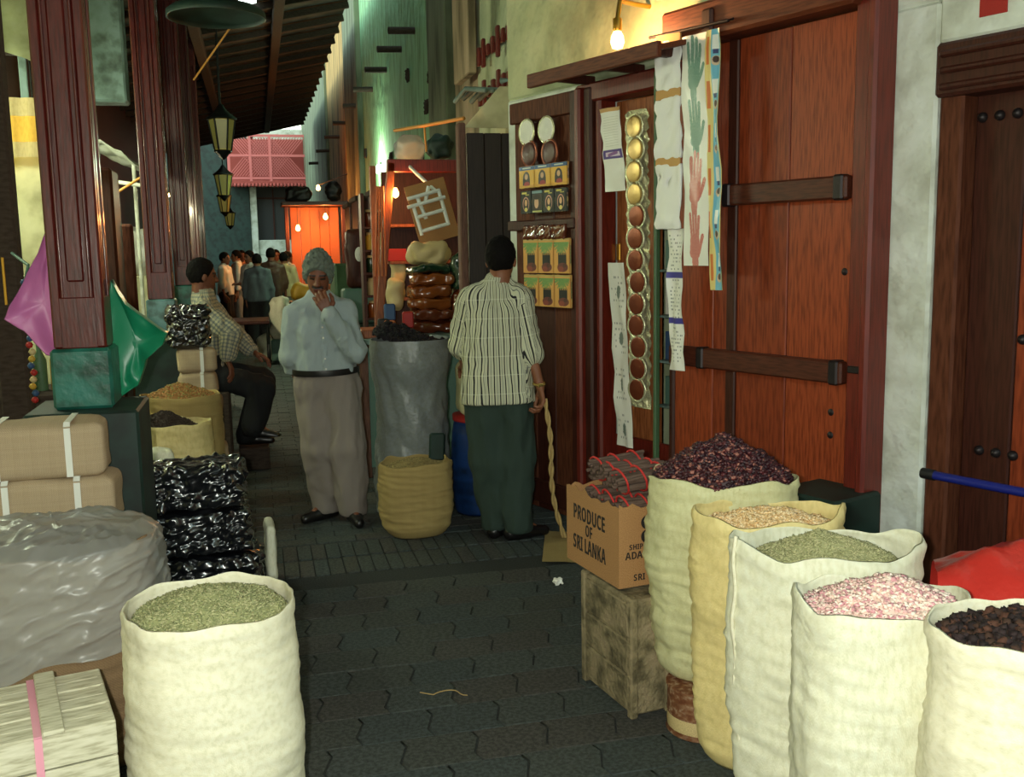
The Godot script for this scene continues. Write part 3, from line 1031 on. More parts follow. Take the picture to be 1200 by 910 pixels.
	for k in 5:
		parcel("jute parcel with two white straps, %s in the stack before the red column" % pn[k], Vector3(-0.79 + [0.0, 0.01, 0.01, 0.012, -0.012][k], k * 0.2 + 0.001, -3.93 + [0.0, 0.0, 0.01, 0.0, 0.0][k]), deg_to_rad([3, 2, 1, 0, 2][k]), Vector3(0.46 + [0, 0, 0, 0.01, 0][k], 0.198, 0.24), M.jute, [-0.13, 0.11], "strapped jute parcels", k * 3.1)
	# black plastic parcels
	for k in 3:
		parcel("parcel in shiny crinkled black plastic, %s of the three behind the cream sack" % ["lowest", "middle", "topmost"][k], Vector3(-0.325 + [0.03, 0.0, -0.005][k], k * 0.215 + 0.001, -4.82 + [0.02, 0.01, 0.0][k]), deg_to_rad([-4, 2, 0][k]), Vector3([0.48, 0.44, 0.43][k], 0.2, 0.28), M.black_plastic, [], "black plastic parcels", 4.0 + k * 7.7, "black_parcel", 0.014)
	b = MB.new()
	b.rbox(Vector3(0, 0.15, 0), Vector3(0.05, 0.3, 0.2), 0.024, 10, func(q: Vector3, d: Vector3): return d * 0.006 * n3(q.x * 9.0, q.y * 9.0, q.z * 9.0))
	solo("white_bolster", "narrow white cloth bolster standing right of the black parcels", "bundle", b, M.sack_pale, at(Vector3(0.0, 0.001, -4.88), 0.05))
	# sacks behind the first column
	sack("yellowish sack heaped with orange brown spice beside the seated man", Vector3(-0.5, 0, -6.45), 0.1, {"h": 0.74, "rx": 0.24, "rz": 0.2, "bot": 0.95, "sd": 21.0, "fill": 0.05, "group": g}, M.burlap_tan)
	heap("orange_brown_spice", "orange brown spice heaped in the yellowish sack on the left", Vector3(-0.5, 0.71, -6.45), 0.1, {"rx": 0.22, "rz": 0.18, "peak": 0.1, "n": 1200, "size": Vector3(0.009, 0.005, 0.007), "cols": [lin(150, 104, 58), lin(176, 130, 76), lin(140, 132, 74)], "sd": 4.0})
	sack("pale folded-open sack of dark seeds left of the stacked far parcels", Vector3(-0.5, 0, -6.0), 0.0, {"h": 0.64, "rx": 0.2, "rz": 0.17, "bot": 0.98, "e": 3.0, "sd": 25.0, "fill": 0.07, "group": g}, M.sack_yellow)
	heap("dark_seeds", "dark brown seeds in the pale folded-open sack on the left", Vector3(-0.5, 0.6, -6.0), 0.0, {"rx": 0.18, "rz": 0.15, "peak": 0.11, "cx": -0.06, "n": 1200, "size": Vector3(0.006, 0.004, 0.005), "cols": [lin(44, 30, 26), lin(58, 40, 32)], "sd": 5.0})
	b = MB.new()
	b.rbox(Vector3(0, 0.15, 0), Vector3(0.14, 0.3, 0.1), 0.045, 10, func(q: Vector3, d: Vector3): return d * 0.012 * n3(q.x * 8.0, q.y * 8.0, q.z * 8.0))
	solo("white_bag", "small white cloth bag leaning before the sack of dark seeds", "bag", b, M.sack_pale, at(Vector3(-0.56, 0.24, -5.72), 0.1))
	solo("dark_box", "dark box under the small white cloth bag", "box", boxm(Vector3(0.2, 0.24, 0.2), 0.01, Vector3(0, 0.12, 0)), M.green_dark, at(Vector3(-0.57, 0, -5.72)))
	# far stack of little parcels
	for k in 6:
		parcel("small jute parcel with one white strap, number %s from the floor beside the seated man" % ["one", "two", "three", "four", "five", "six"][k], Vector3(-0.37 - 0.012 * k + 0.01 * (k % 2), k * 0.162 + 0.001, -7.02), deg_to_rad(4 * (k % 3) - 3), Vector3(0.25, 0.16, 0.2), M.jute, [0.03], "small jute parcels beside the seated man", 50.0 + k)
	parcel("black plastic parcel on top of the small jute parcel stack", Vector3(-0.46, 0.975, -7.02), 0.05, Vector3(0.25, 0.28, 0.2), M.black_plastic, [], "black plastic parcels", 80.0, "black_parcel", 0.012)

func bag_hung(called: String, label: String, p: Vector3, m: Material, out: Array, depth: float) -> void:
	# a thin plastic bag: outline points bulged on both sides
	var b := MB.new()
	var c := Vector2.ZERO
	for q in out: c += q
	c /= out.size()
	var n := out.size()
	b.grid(n * 4, 15, func(u: float, w: float):
		var k: float = u * n
		var i := int(k) % n
		var q: Vector2 = out[i].lerp(out[(i + 1) % n], k - floorf(k))
		var t: float = absf(w * 2.0 - 1.0)
		var r := 1.0 - t
		var pt := c.lerp(q, sqrt(1.0 - t * t))
		var fold := 0.022 * sin(pt.x * 60.0 + pt.y * 25.0) * n3(pt.x * 6.0, pt.y * 2.0, 1.0) + 0.02 * n3(pt.x * 11.0, pt.y * 7.0, w)
		return Vector3(pt.x, pt.y, signf(w - 0.5) * depth * sqrt(maxf(r, 0.0)) + fold * (1.0 - t * 0.3)))
	solo(called, label, "plastic bag", b, m, at(p))

func right_goods() -> void:
	var g := "open spice sacks"
	var yw := deg_to_rad(-20)
	# tin and first sack
	var tn := thing("rusty_tin", "rusty tin can under the sack of purple flowers", "tin", Vector3(1.37, 0, -2.9))
	var b := MB.new()
	b.lathe([Vector2(0.001, 0.0), Vector2(0.115, 0.0), Vector2(0.12, 0.006), Vector2(0.115, 0.014), Vector2(0.115, 0.07), Vector2(0.118, 0.075), Vector2(0.115, 0.08), Vector2(0.115, 0.15), Vector2(0.12, 0.158), Vector2(0.12, 0.166), Vector2(0.001, 0.166)], 28)
	part(tn, "can", b, M.rusty)
	b = MB.new()
	b.lathe([Vector2(0.1156, 0.02), Vector2(0.1164, 0.03), Vector2(0.1164, 0.06), Vector2(0.1156, 0.065)], 28)
	part(tn, "label_band", b, M.mat_cream)
	sack("olive cream sack heaped with purple dried flowers next to the carton", Vector3(1.457, 0.168, -2.95), yw, {"h": 0.68, "rx": 0.24, "rz": 0.165, "bot": 0.9, "bulge": 0.06, "e": 2.4, "sd": 31.0, "fill": 0.04, "wr": 1.3, "group": g}, M.sack_green)
	heap("purple_dried_flowers", "purple dried flowers heaped high in the sack by the carton", Vector3(1.457, 0.825, -2.95), yw, {"rx": 0.23, "rz": 0.155, "peak": 0.155, "pw": 1.2, "n": 3600, "size": Vector3(0.012, 0.006, 0.009), "cols": [lin(52, 20, 28), lin(66, 24, 32), lin(40, 14, 22), lin(84, 30, 38), lin(52, 20, 28), lin(46, 18, 30), lin(150, 96, 84)], "sd": 6.0, "rough": 0.012, "gloss": true})
	sack("yellowish sack of pale orange petals behind the grey green herb sack", Vector3(1.46, 0, -2.645), yw, {"h": 0.795, "rx": 0.232, "rz": 0.138, "bot": 0.86, "bulge": 0.03, "e": 1.9, "ear": 0.03, "sd": 37.0, "fill": 0.05, "wr": 1.2, "group": g}, M.sack_yellow)
	heap("pale_orange_petals", "pale orange petals in the yellowish sack", Vector3(1.46, 0.76, -2.645), yw, {"rx": 0.2, "rz": 0.12, "peak": 0.055, "n": 2600, "size": Vector3(0.007, 0.003, 0.005), "cols": [lin(222, 190, 140), lin(232, 204, 160), lin(206, 168, 116), lin(238, 216, 176)], "sd": 7.0})
	sack("pale sack with pointed corners and a light side seam, filled with grey green herb", Vector3(1.45, 0, -2.325), yw, {"h": 0.79, "rx": 0.258, "rz": 0.15, "bot": 0.84, "bulge": 0.03, "e": 1.75, "ear": 0.03, "sd": 43.0, "fill": 0.05, "seam": true, "seam_z": 0.28, "wr": 1.1, "group": g}, M.sack_pale)
	heap("grey_green_herb", "grey green dried herb heaped in the sack with pointed corners", Vector3(1.45, 0.745, -2.325), yw, {"rx": 0.205, "rz": 0.128, "peak": 0.085, "n": 5200, "size": Vector3(0.007, 0.0018, 0.002), "cols": [lin(160, 160, 116), lin(176, 172, 128), lin(142, 142, 98), lin(188, 182, 140)], "sd": 8.0})
	sack("cream sack heaped with pink rose petals in the right foreground", Vector3(1.385, 0, -1.985), yw, {"h": 0.765, "rx": 0.195, "rz": 0.16, "bot": 0.92, "bulge": 0.04, "e": 2.2, "sd": 47.0, "fill": 0.05, "ear": 0.02, "wr": 1.0, "group": g}, M.sack_pale)
	heap("pink_rose_petals", "pale pink rose petals heaped in the cream foreground sack", Vector3(1.385, 0.735, -1.985), yw, {"rx": 0.185, "rz": 0.15, "peak": 0.085, "cx": 0.03, "n": 2600, "size": Vector3(0.0085, 0.0045, 0.007), "cols": [lin(226, 196, 184), lin(236, 214, 200), lin(214, 170, 168), lin(240, 222, 210), lin(206, 150, 156)], "sd": 9.0})
	sack("pale greenish sack of dark dried fruit at the right edge", Vector3(1.53, 0, -1.665), yw, {"h": 0.80, "rx": 0.2, "rz": 0.16, "bot": 0.92, "bulge": 0.04, "e": 2.2, "sd": 53.0, "fill": 0.05, "wr": 1.0, "group": g}, M.sack_cream)
	heap("dark_dried_fruit", "dark brown dried fruit in the sack at the right edge", Vector3(1.53, 0.765, -1.665), yw, {"rx": 0.185, "rz": 0.145, "peak": 0.05, "n": 900, "size": Vector3(0.014, 0.009, 0.012), "cols": [lin(40, 24, 22), lin(56, 34, 28), lin(30, 18, 18), lin(74, 44, 32)], "sd": 10.0, "rough": 0.014})
	# red tarpaulin, blue pole
	b = MB.new()
	b.grid(40, 26, func(u: float, w: float):
		var x: float = lerpf(-0.45, 0.5, u)
		var zz: float = lerpf(-0.35, 0.35, w)
		var y := 0.53 + 0.38 * u - 0.9 * pow(absf(w - 0.5) * 2.0, 3.0) * 0.35 + 0.03 * n3(x * 3.0, 1.0, zz * 4.0) + 0.012 * n3(x * 9.0, 2.0, zz * 9.0)
		return Vector3(x, y, zz), false, false)
	var tp := thing("red_tarpaulin", "red plastic sheet over goods at the right edge by the studded door", "tarpaulin", Vector3(2.2, 0.16, -2.1), deg_to_rad(-35))
	part(tp, "sheet", b, M.red_plastic)
	solo("covered_bale", "bale of goods under the red plastic sheet", "bale", boxm(Vector3(0.5, 0.5, 0.4), 0.05, Vector3(0.2, 0.25, 0)), M.jute_brown, at(Vector3(2.2, 0, -2.1), deg_to_rad(-35)))
	var bp := thing("blue_pole", "blue pipe rail with a black end cap before the studded door", "rail", wb(2.7, 0, 0.3), deg_to_rad(-70))
	b = MB.new()
	b.tube([Vector3(0.04, 0.755, 0), Vector3(1.2, 0.755, 0)], 0.016, 10)
	part(bp, "pipe", b, M.blue_pipe)
	b = MB.new()
	b.tube([Vector3(0.0, 0.755, 0), Vector3(0.05, 0.755, 0)], 0.02, 10)
	part(bp, "end_cap", b, M.black_rubber)
	for x in [0.75, 1.15]:
		b = MB.new()
		b.tube([Vector3(x, 0, 0), Vector3(x, 0.75, 0)], 0.016, 8)
		part(bp, "leg", b, M.blue_pipe)
	solo("dark_chest", "dark metal chest standing at the foot of the big door", "chest", boxm(Vector3(0.32, 0.58, 0.3), 0.012, Vector3(0, 0.29, 0)), M.green_dark, at(wb(2.2, 0, 0.2), deg_to_rad(-70)))
	# crate and carton with cinnamon
	var cr := thing("weathered_crate", "weathered wooden box standing under the carton", "crate", Vector3(1.215, 0, -3.2), deg_to_rad(9))
	b = MB.new()
	b.box(Vector3(0, 0.215, 0), Vector3(0.15, 0.41, 0.35), 0.008)
	part(cr, "body", b, M.wood_weathered)
	for k in [[-0.078, 0.17], [-0.078, -0.17], [0.072, 0.17]]:
		b = MB.new()
		b.box(Vector3(k[0] * 0.93, 0.215, k[1]), Vector3(0.03, 0.425, 0.03), 0.006)
		part(cr, "corner_post", b, M.wood_weathered)
	for y in [0.09, 0.215, 0.345]:
		b = MB.new()
		b.box(Vector3(-0.078, y, 0), Vector3(0.012, 0.118, 0.31), 0.004)
		part(cr, "plank", b, M.wood_weathered)
	var ct := thing("carton", "open brown carton of cinnamon bundles printed PRODUCE OF SRI LANKA", "carton", Vector3(1.262, 0.432, -3.33), deg_to_rad(9))
	var cw := 0.28
	var cd := 0.4
	var chh := 0.3
	for k in [[0, 1, "front_panel"], [0, -1, "back_panel"], [1, -1, "side_panel"], [1, 1, "side_panel"]]:
		b = MB.new()
		var span := cw if k[0] == 0 else cd
		var sg: float = k[1]
		var kk: int = k[0]
		b.grid(16, 2, func(u: float, w: float):
			var x := lerpf(-span / 2, span / 2, u)
			var y: float = w * (chh - 0.012 + 0.014 * n3(x * 14.0 + kk * 5.0, 3.0, sg))
			return Vector3(x, y, sg * cd / 2) if kk == 0 else Vector3(sg * cw / 2, y, x), false, false)
		part(ct, k[2], b, M.card)
	part(ct, "bottom", boxm(Vector3(cw - 0.004, 0.004, cd - 0.004), 0.0, Vector3(0, 0.004, 0)), M.card)
	var lt := func(txt: String, size: float, pos: Vector3, turn: float, sx := 1.0) -> void:
		var tm := TextMesh.new()
		var sf := SystemFont.new()
		sf.font_names = PackedStringArray(["Droid Sans"])
		sf.font_weight = 700
		tm.font = sf
		tm.text = txt
		tm.font_size = 32
		tm.pixel_size = size / 32.0
		tm.depth = 0.001
		var o := part(ct, "lettering", tm, M.ink, Transform3D(Basis(Vector3.UP, turn).scaled_local(Vector3(sx, 1, 1)), pos))
		o.set_meta("label", "black printed words " + txt)
	lt.call("PRODUCE", 0.075, Vector3(-cw / 2 - 0.001, 0.2, -0.02), -PI / 2, 0.72)
	lt.call("OF", 0.06, Vector3(-cw / 2 - 0.001, 0.145, -0.02), -PI / 2, 0.72)
	lt.call("SRI LANKA", 0.075, Vector3(-cw / 2 - 0.001, 0.085, -0.02), -PI / 2, 0.66)
	lt.call("SHIPPE", 0.026, Vector3(-0.058, 0.142, cd / 2 + 0.001), 0.0, 0.95)
	lt.call("ADAM", 0.036, Vector3(-0.066, 0.112, cd / 2 + 0.001), 0.0, 0.95)
	lt.call("SRI", 0.032, Vector3(-0.06, 0.032, cd / 2 + 0.001), 0.0, 0.95)
	for k in [[0.225], [0.175]]:
		b = MB.new()
		b.lathe([Vector2(0.001, 0.0), Vector2(0.024, 0.0), Vector2(0.024, 0.001), Vector2(0.001, 0.001)], 20, Vector3.ZERO, 1.0, 1.0, Basis(Vector3.RIGHT, PI / 2))
		part(ct, "printed_dot", b, M.ink, at(Vector3(-0.03, k[0], cd / 2 + 0.0015)))
	var spots := [[0.0, 0.262, 0.14, 0.12, 0.0], [0.0, 0.265, 0.04, 0.05, 0.03], [0.01, 0.355, 0.095, 0.16, 0.05], [0.03, 0.352, -0.005, 0.1, 0.0], [0.0, 0.262, -0.06, 0.1, 0.03], [0.03, 0.358, -0.11, 0.2, 0.05]]
	var where := ["front left in the carton", "front right in the carton", "lying across the two front bundles", "upper right against the sack", "at the back of the carton", "topmost at the rear"]
	rng.seed = 77
	for i in spots.size():
		var k: Array = spots[i]
		var o := thing("cinnamon_bundle", "bundle of cinnamon bark tied with red twine, " + where[i], "cinnamon", ct.transform * Vector3(k[0], k[1], k[2]), deg_to_rad(-90) + k[3], "cinnamon bundles")
		o.rotation.x = k[4]
		b = MB.new()
		for q in 26:
			var a := rng.randf() * TAU
			var r := sqrt(rng.randf()) * 0.042
			var c := Vector3(cos(a) * r, sin(a) * r * 0.85, 0)
			var l := rng.randf_range(0.09, 0.12)
			b.tube([c + Vector3(rng.randf_range(-0.006, 0.006), rng.randf_range(-0.006, 0.006), -l), c, c + Vector3(rng.randf_range(-0.008, 0.008), rng.randf_range(-0.006, 0.006), l)], rng.randf_range(0.006, 0.01), 5)
		part(o, "sticks", b, M.bark)
		for zz in [-0.075, 0.01, 0.085]:
			b = MB.new()
			var ring := []
			for q in 15: ring.append(Vector3(cos(TAU * q / 14) * 0.053, sin(TAU * q / 14) * 0.047, zz + 0.012 * sin(TAU * q / 14)))
			b.tube(ring, 0.0042, 5, false)
			part(o, "twine", b, M.twine_red)
	# mat on the floor
	b = MB.new()
	b.grid(14, 10, func(u: float, w: float): return Vector3(lerpf(-0.2, 0.2, u), 0.006 + 0.006 * n3(u * 4.0, 1.0, w * 4.0), lerpf(-0.28, 0.28, w)), false, false)
	solo("burlap_mat", "burlap mat on the paving behind the carton", "mat", b, M.burlap_tan, at(Vector3(1.62, 0.003, -4.95), deg_to_rad(-18)))
	# grey bag, small sack, barrel behind the two men
	var ds := thing("grey_bag", "tall grey plastic bag of black goods behind the small sack", "bag", Vector3(0.885, 0, -6.02), 0.2)
	b = MB.new()
	b.grid(60, 30, func(u: float, w: float):
		var a: float = u * TAU
		var y: float = w * 1.07
		var r: float = 0.225 + 0.012 * sin(w * 9.0) - 0.02 * smoothstep(0.55, 0.72, w) * (1.0 - smoothstep(0.72, 0.9, w)) + 0.01 * w
		r += 0.012 * n3(cos(a) * 2.0, y * 7.0, sin(a) * 2.0) + 0.006 * n3(cos(a) * 5.0, y * 14.0, sin(a) * 5.0)
		return Vector3(cos(a) * r, y, sin(a) * r))
	part(ds, "bag", b, M.sack_grey)
	heap("black_goods", "black dried goods piled on the tall grey bag", Vector3(0.885, 1.045, -6.02), 0.0, {"rx": 0.22, "rz": 0.22, "peak": 0.11, "cx": -0.12, "n": 900, "size": Vector3(0.018, 0.012, 0.016), "cols": [lin(24, 20, 22), lin(32, 26, 24), lin(18, 15, 18)], "sd": 12.0, "rough": 0.02})
	sack("small open tan sack standing on the paving in front of the tall grey bag", Vector3(0.82, 0, -5.5), 0.1, {"h": 0.42, "rx": 0.205, "rz": 0.17, "bot": 0.92, "bulge": 0.06, "e": 2.4, "sd": 61.0, "fill": 0.04, "wr": 0.9, "group": g}, M.burlap_tan)
	heap("ground_spice", "greenish brown ground spice in the small tan sack", Vector3(0.82, 0.385, -5.5), 0.1, {"rx": 0.18, "rz": 0.15, "peak": 0.05, "n": 1400, "size": Vector3(0.005, 0.003, 0.004), "cols": [lin(140, 122, 76), lin(156, 138, 88), lin(120, 104, 64)], "sd": 13.0})
	b = MB.new()
	b.box(Vector3(0, 0.08, 0), Vector3(0.09, 0.16, 0.02), 0.02)
	solo("scoop", "dark scoop standing in the small tan sack", "scoop", b, M.green_dark, Transform3D(Basis(Vector3.BACK, -0.06), Vector3(0.95, 0.4, -5.56)))
	var br := thing("blue_barrel", "blue plastic barrel with a red rim beside the striped shirt man", "barrel", Vector3(1.265, 0, -5.86))
	b = MB.new()
	b.lathe([Vector2(0.001, 0.0), Vector2(0.14, 0.0), Vector2(0.15, 0.02), Vector2(0.168, 0.2), Vector2(0.172, 0.32), Vector2(0.16, 0.5), Vector2(0.145, 0.58), Vector2(0.001, 0.58)], 32)
	part(br, "barrel", b, M.blue_plastic)
	b = MB.new()
	b.lathe([Vector2(0.14, 0.57), Vector2(0.155, 0.575), Vector2(0.155, 0.61), Vector2(0.001, 0.612)], 32)
	part(br, "lid", b, M.mat_red)
	b = MB.new()
	b.rbox(Vector3(0, 0.16, 0), Vector3(0.2, 0.32, 0.18), 0.05, 10, func(q: Vector3, d: Vector3): return d * 0.012 * n3(q.x * 7.0, q.y * 7.0, q.z * 7.0))
	solo("pale_bundle", "pale cloth bundle on top of the blue barrel", "bundle", b, M.sack_green, at(Vector3(1.235, 0.614, -5.85)))
	# litter
	b = MB.new()
	var pts := []
	for k in 14: pts.append(Vector3(0.5 + k * 0.013 + 0.01 * sin(k * 0.9), 0.006, -3.42 + 0.02 * sin(k * 0.6) + k * 0.004))
	b.tube(pts, 0.0022, 5)
	solo("string", "short pale string lying on the paving in the foreground", "string", b, M.rope)
	b = MB.new()
	b.rbox(Vector3(0, 0.012, 0), Vector3(0.04, 0.022, 0.035), 0.008, 6, func(q: Vector3, d: Vector3): return d * 0.01 * n3(q.x * 60.0, q.y * 60.0, q.z * 60.0))
	solo("paper_scrap", "crumpled scrap of pale paper on the paving near the carton", "litter", b, M.paper, at(Vector3(1.33, 0.0, -4.42)))

# ---------------------------------------------------------------- printed matter
func ell_img(im: Image, c: Vector2, r: Vector2, k: Color) -> void:
	for y in range(maxi(0, int(c.y - r.y)), mini(im.get_height(), int(c.y + r.y) + 1)):
		for x in range(maxi(0, int(c.x - r.x)), mini(im.get_width(), int(c.x + r.x) + 1)):
			if ((Vector2(x, y) - c) / r).length_squared() <= 1.0: im.set_pixel(x, y, k)

func line_img(im: Image, a: Vector2, b: Vector2, r: float, k: Color, k2: Color) -> void:
	var lo := Vector2(minf(a.x, b.x), minf(a.y, b.y)) - Vector2(r, r)
	var hi := Vector2(maxf(a.x, b.x), maxf(a.y, b.y)) + Vector2(r, r)
	for y in range(maxi(0, int(lo.y)), mini(im.get_height(), int(hi.y) + 1)):
		for x in range(maxi(0, int(lo.x)), mini(im.get_width(), int(hi.x) + 1)):
			var p := Vector2(x, y)
			var t := clampf((p - a).dot(b - a) / maxf((b - a).length_squared(), 0.01), 0, 1)
			if p.distance_to(a.lerp(b, t)) < r: im.set_pixel(x, y, k if nz.get_noise_2d(x * 0.35, y * 0.35) < 0.12 else k2)

func hand_img(im: Image, o: Vector2, s: float, k: Color, k2: Color) -> void:
	for q in [[-0.16, -0.05, -0.2, -0.42], [-0.05, -0.05, -0.06, -0.52], [0.06, -0.05, 0.07, -0.48], [0.16, -0.02, 0.19, -0.36], [0.2, 0.25, 0.33, -0.02]]:
		line_img(im, o + Vector2(q[0], q[1]) * s, o + Vector2(q[2], q[3]) * s, s * 0.052, k, k2)
	for y in 3:
		line_img(im, o + Vector2(-0.12, 0.05 + y * 0.11) * s, o + Vector2(0.12, 0.05 + y * 0.11) * s, s * 0.1, k, k2)
	line_img(im, o + Vector2(0, 0.3) * s, o + Vector2(0, 0.46) * s, s * 0.13, k, k2)

func img_mat(called: String, im: Image, rough := 0.6, gloss := 0.12) -> void:
	TX[called] = ImageTexture.create_from_image(im)
	mt(called, Color(1, 1, 1), rough, {"tex": called, "clear": gloss, "clear_rough": 0.2})

func printed_matter() -> void:
	var im := Image.create(64, 80, false, Image.FORMAT_RGB8)     # yellow sachet with a long haired figure
	im.fill(rgb(226, 172, 54)); im.fill_rect(Rect2i(0, 0, 64, 14), rgb(36, 78, 130)); im.fill_rect(Rect2i(14, 4, 36, 5), rgb(190, 200, 190))
	im.fill_rect(Rect2i(0, 70, 64, 10), rgb(214, 150, 50))
	ell_img(im, Vector2(31, 46), Vector2(15, 27), rgb(34, 20, 18)); im.fill_rect(Rect2i(16, 46, 31, 24), rgb(34, 20, 18))
	ell_img(im, Vector2(31, 38), Vector2(7, 11), rgb(206, 160, 118)); ell_img(im, Vector2(33, 66), Vector2(12, 10), rgb(158, 40, 44))
	im.fill_rect(Rect2i(0, 72, 64, 8), rgb(214, 160, 50))
	img_mat("print_yellow", im)
	im = Image.create(64, 80, false, Image.FORMAT_RGB8)          # black sachet with an oval portrait
	im.fill(rgb(22, 26, 26)); im.fill_rect(Rect2i(8, 4, 30, 7), rgb(206, 190, 80)); im.fill_rect(Rect2i(30, 12, 22, 4), rgb(180, 170, 80))
	ell_img(im, Vector2(32, 46), Vector2(20, 26), rgb(206, 150, 130)); ell_img(im, Vector2(32, 48), Vector2(16, 23), rgb(28, 18, 18))
	ell_img(im, Vector2(32, 42), Vector2(8, 12), rgb(214, 168, 128)); ell_img(im, Vector2(32, 66), Vector2(9, 8), rgb(220, 200, 110))
	img_mat("print_black", im)
	im = Image.create(64, 80, false, Image.FORMAT_RGB8)          # black sachet with a framed face
	im.fill(rgb(24, 30, 34)); im.fill_rect(Rect2i(2, 2, 60, 9), rgb(120, 150, 160)); im.fill_rect(Rect2i(4, 72, 56, 6), rgb(190, 190, 110))
	im.fill_rect(Rect2i(6, 14, 52, 56), rgb(56, 44, 36)); ell_img(im, Vector2(28, 44), Vector2(13, 20), rgb(214, 170, 136)); ell_img(im, Vector2(30, 24), Vector2(20, 9), rgb(40, 26, 22))
	img_mat("print_face", im)
	im = Image.create(64, 112, false, Image.FORMAT_RGB8)         # orange sachet with a green plant and dark bowl
	im.fill(rgb(220, 160, 80)); im.fill_rect(Rect2i(0, 0, 64, 6), rgb(196, 170, 100))
	for k in 40:
		var a := -PI + k * PI / 39.0
		line_img(im, Vector2(30, 12), Vector2(30, 12) + Vector2(cos(a) * 30.0, -sin(a) * (26.0 + 12.0 * sin(k * 1.7))), 2.0, rgb(96, 140, 72), rgb(140, 170, 96))
	im.fill_rect(Rect2i(18, 52, 34, 34), rgb(20, 18, 16))
	for k in 6: im.fill_rect(Rect2i(18 + k * 6, 46, 3, 8), rgb(20, 18, 16))
	ell_img(im, Vector2(36, 92), Vector2(22, 15), rgb(110, 48, 40)); ell_img(im, Vector2(28, 98), Vector2(12, 9), rgb(140, 60, 46)); ell_img(im, Vector2(44, 86), Vector2(8, 7), rgb(84, 40, 34))
	img_mat("print_plant", im)
	im = Image.create(48, 192, false, Image.FORMAT_RGB8)         # paper strip with rows of small print
	im.fill(rgb(242, 241, 232))
	rng.seed = 3
	for y in range(8, 188, 6):
		for x in range(6, 42, 3):
			if rng.randf() < 0.3 and y % 48 > 10: im.fill_rect(Rect2i(x, y, 2, 2), rgb(150, 150, 146))
	for k in 4: ell_img(im, Vector2(24, 30 + k * 48), Vector2(5, 7), rgb(120, 132, 122))
	img_mat("print_strip", im, 0.6, 0.1)
	im = Image.create(48, 192, false, Image.FORMAT_RGB8)
	im.fill(rgb(242, 242, 232))
	for y in range(8, 188, 5):
		for x in range(6, 42, 3):
			if rng.randf() < 0.35: im.fill_rect(Rect2i(x, y, 2, 2), rgb(130, 134, 130))
	for k in [58, 120]: im.fill_rect(Rect2i(0, k, 48, 8), rgb(70, 66, 150))
	img_mat("print_band", im, 0.6, 0.1)
	im = Image.create(64, 224, false, Image.FORMAT_RGB8)         # plain paper with one violet band
	im.fill(rgb(242, 241, 234)); im.fill_rect(Rect2i(0, 0, 64, 10), rgb(206, 160, 100)); im.fill_rect(Rect2i(2, 112, 60, 24), rgb(84, 62, 140)); im.fill_rect(Rect2i(10, 118, 44, 12), rgb(216, 196, 220))
	line_img(im, Vector2(20, 126), Vector2(44, 120), 4.0, rgb(130, 90, 160), rgb(150, 90, 150))
	for y in range(24, 108, 7): im.fill_rect(Rect2i(8, y, 48, 1), rgb(206, 206, 196))
	img_mat("print_violet", im, 0.6, 0.1)
	im = Image.create(120, 480, false, Image.FORMAT_RGB8)        # sheet of hand patterns, two green and two red
	im.fill(rgb(242, 242, 232))
	for k in 4:
		var c1: Color = rgb(96, 140, 124) if k < 2 else rgb(196, 92, 88)
		var c2: Color = rgb(150, 180, 162) if k < 2 else rgb(224, 160, 146)
		hand_img(im, Vector2(56, 66 + k * 118), 116.0, c1, c2)
	img_mat("print_hands", im, 0.5, 0.3)
	im = Image.create(40, 480, false, Image.FORMAT_RGB8)         # edge of a sachet strip: yellow and sky blue
	im.fill(rgb(226, 206, 130)); im.fill_rect(Rect2i(16, 0, 22, 480), rgb(110, 180, 206))
	for k in 6:
		im.fill_rect(Rect2i(3, 12 + k * 80, 7, 50), rgb(214, 120, 60))
		ell_img(im, Vector2(27, 56 + k * 80), Vector2(9, 9), rgb(206, 180, 150)); ell_img(im, Vector2(27, 54 + k * 80), Vector2(6, 6), rgb(60, 40, 40))
		im.fill_rect(Rect2i(20, 10 + k * 80, 14, 26), rgb(228, 232, 226)); im.fill_rect(Rect2i(22, 36 + k * 80, 10, 8), rgb(48, 60, 110))
	img_mat("print_edge", im, 0.45, 0.3)

# a thin sheet hung in the wall frame; bend moves it out along its length
func sheet(s0: float, s1: float, y0: float, y1: float, out: float, drift := 0.0, bend := 0.01, sd := 0.0, thick := 0.002) -> MB:
	var b := MB.new()
	b.T = WB
	for f in 2:
		b.grid(6, 16, func(u: float, w: float):
			return Vector3(lerpf(s0, s1, u) + drift * w, lerpf(y1, y0, w), out + (thick if f == 0 else 0.0) + bend * n3(u * 1.5 + sd, w * 3.0, sd)), false, false)
	return b

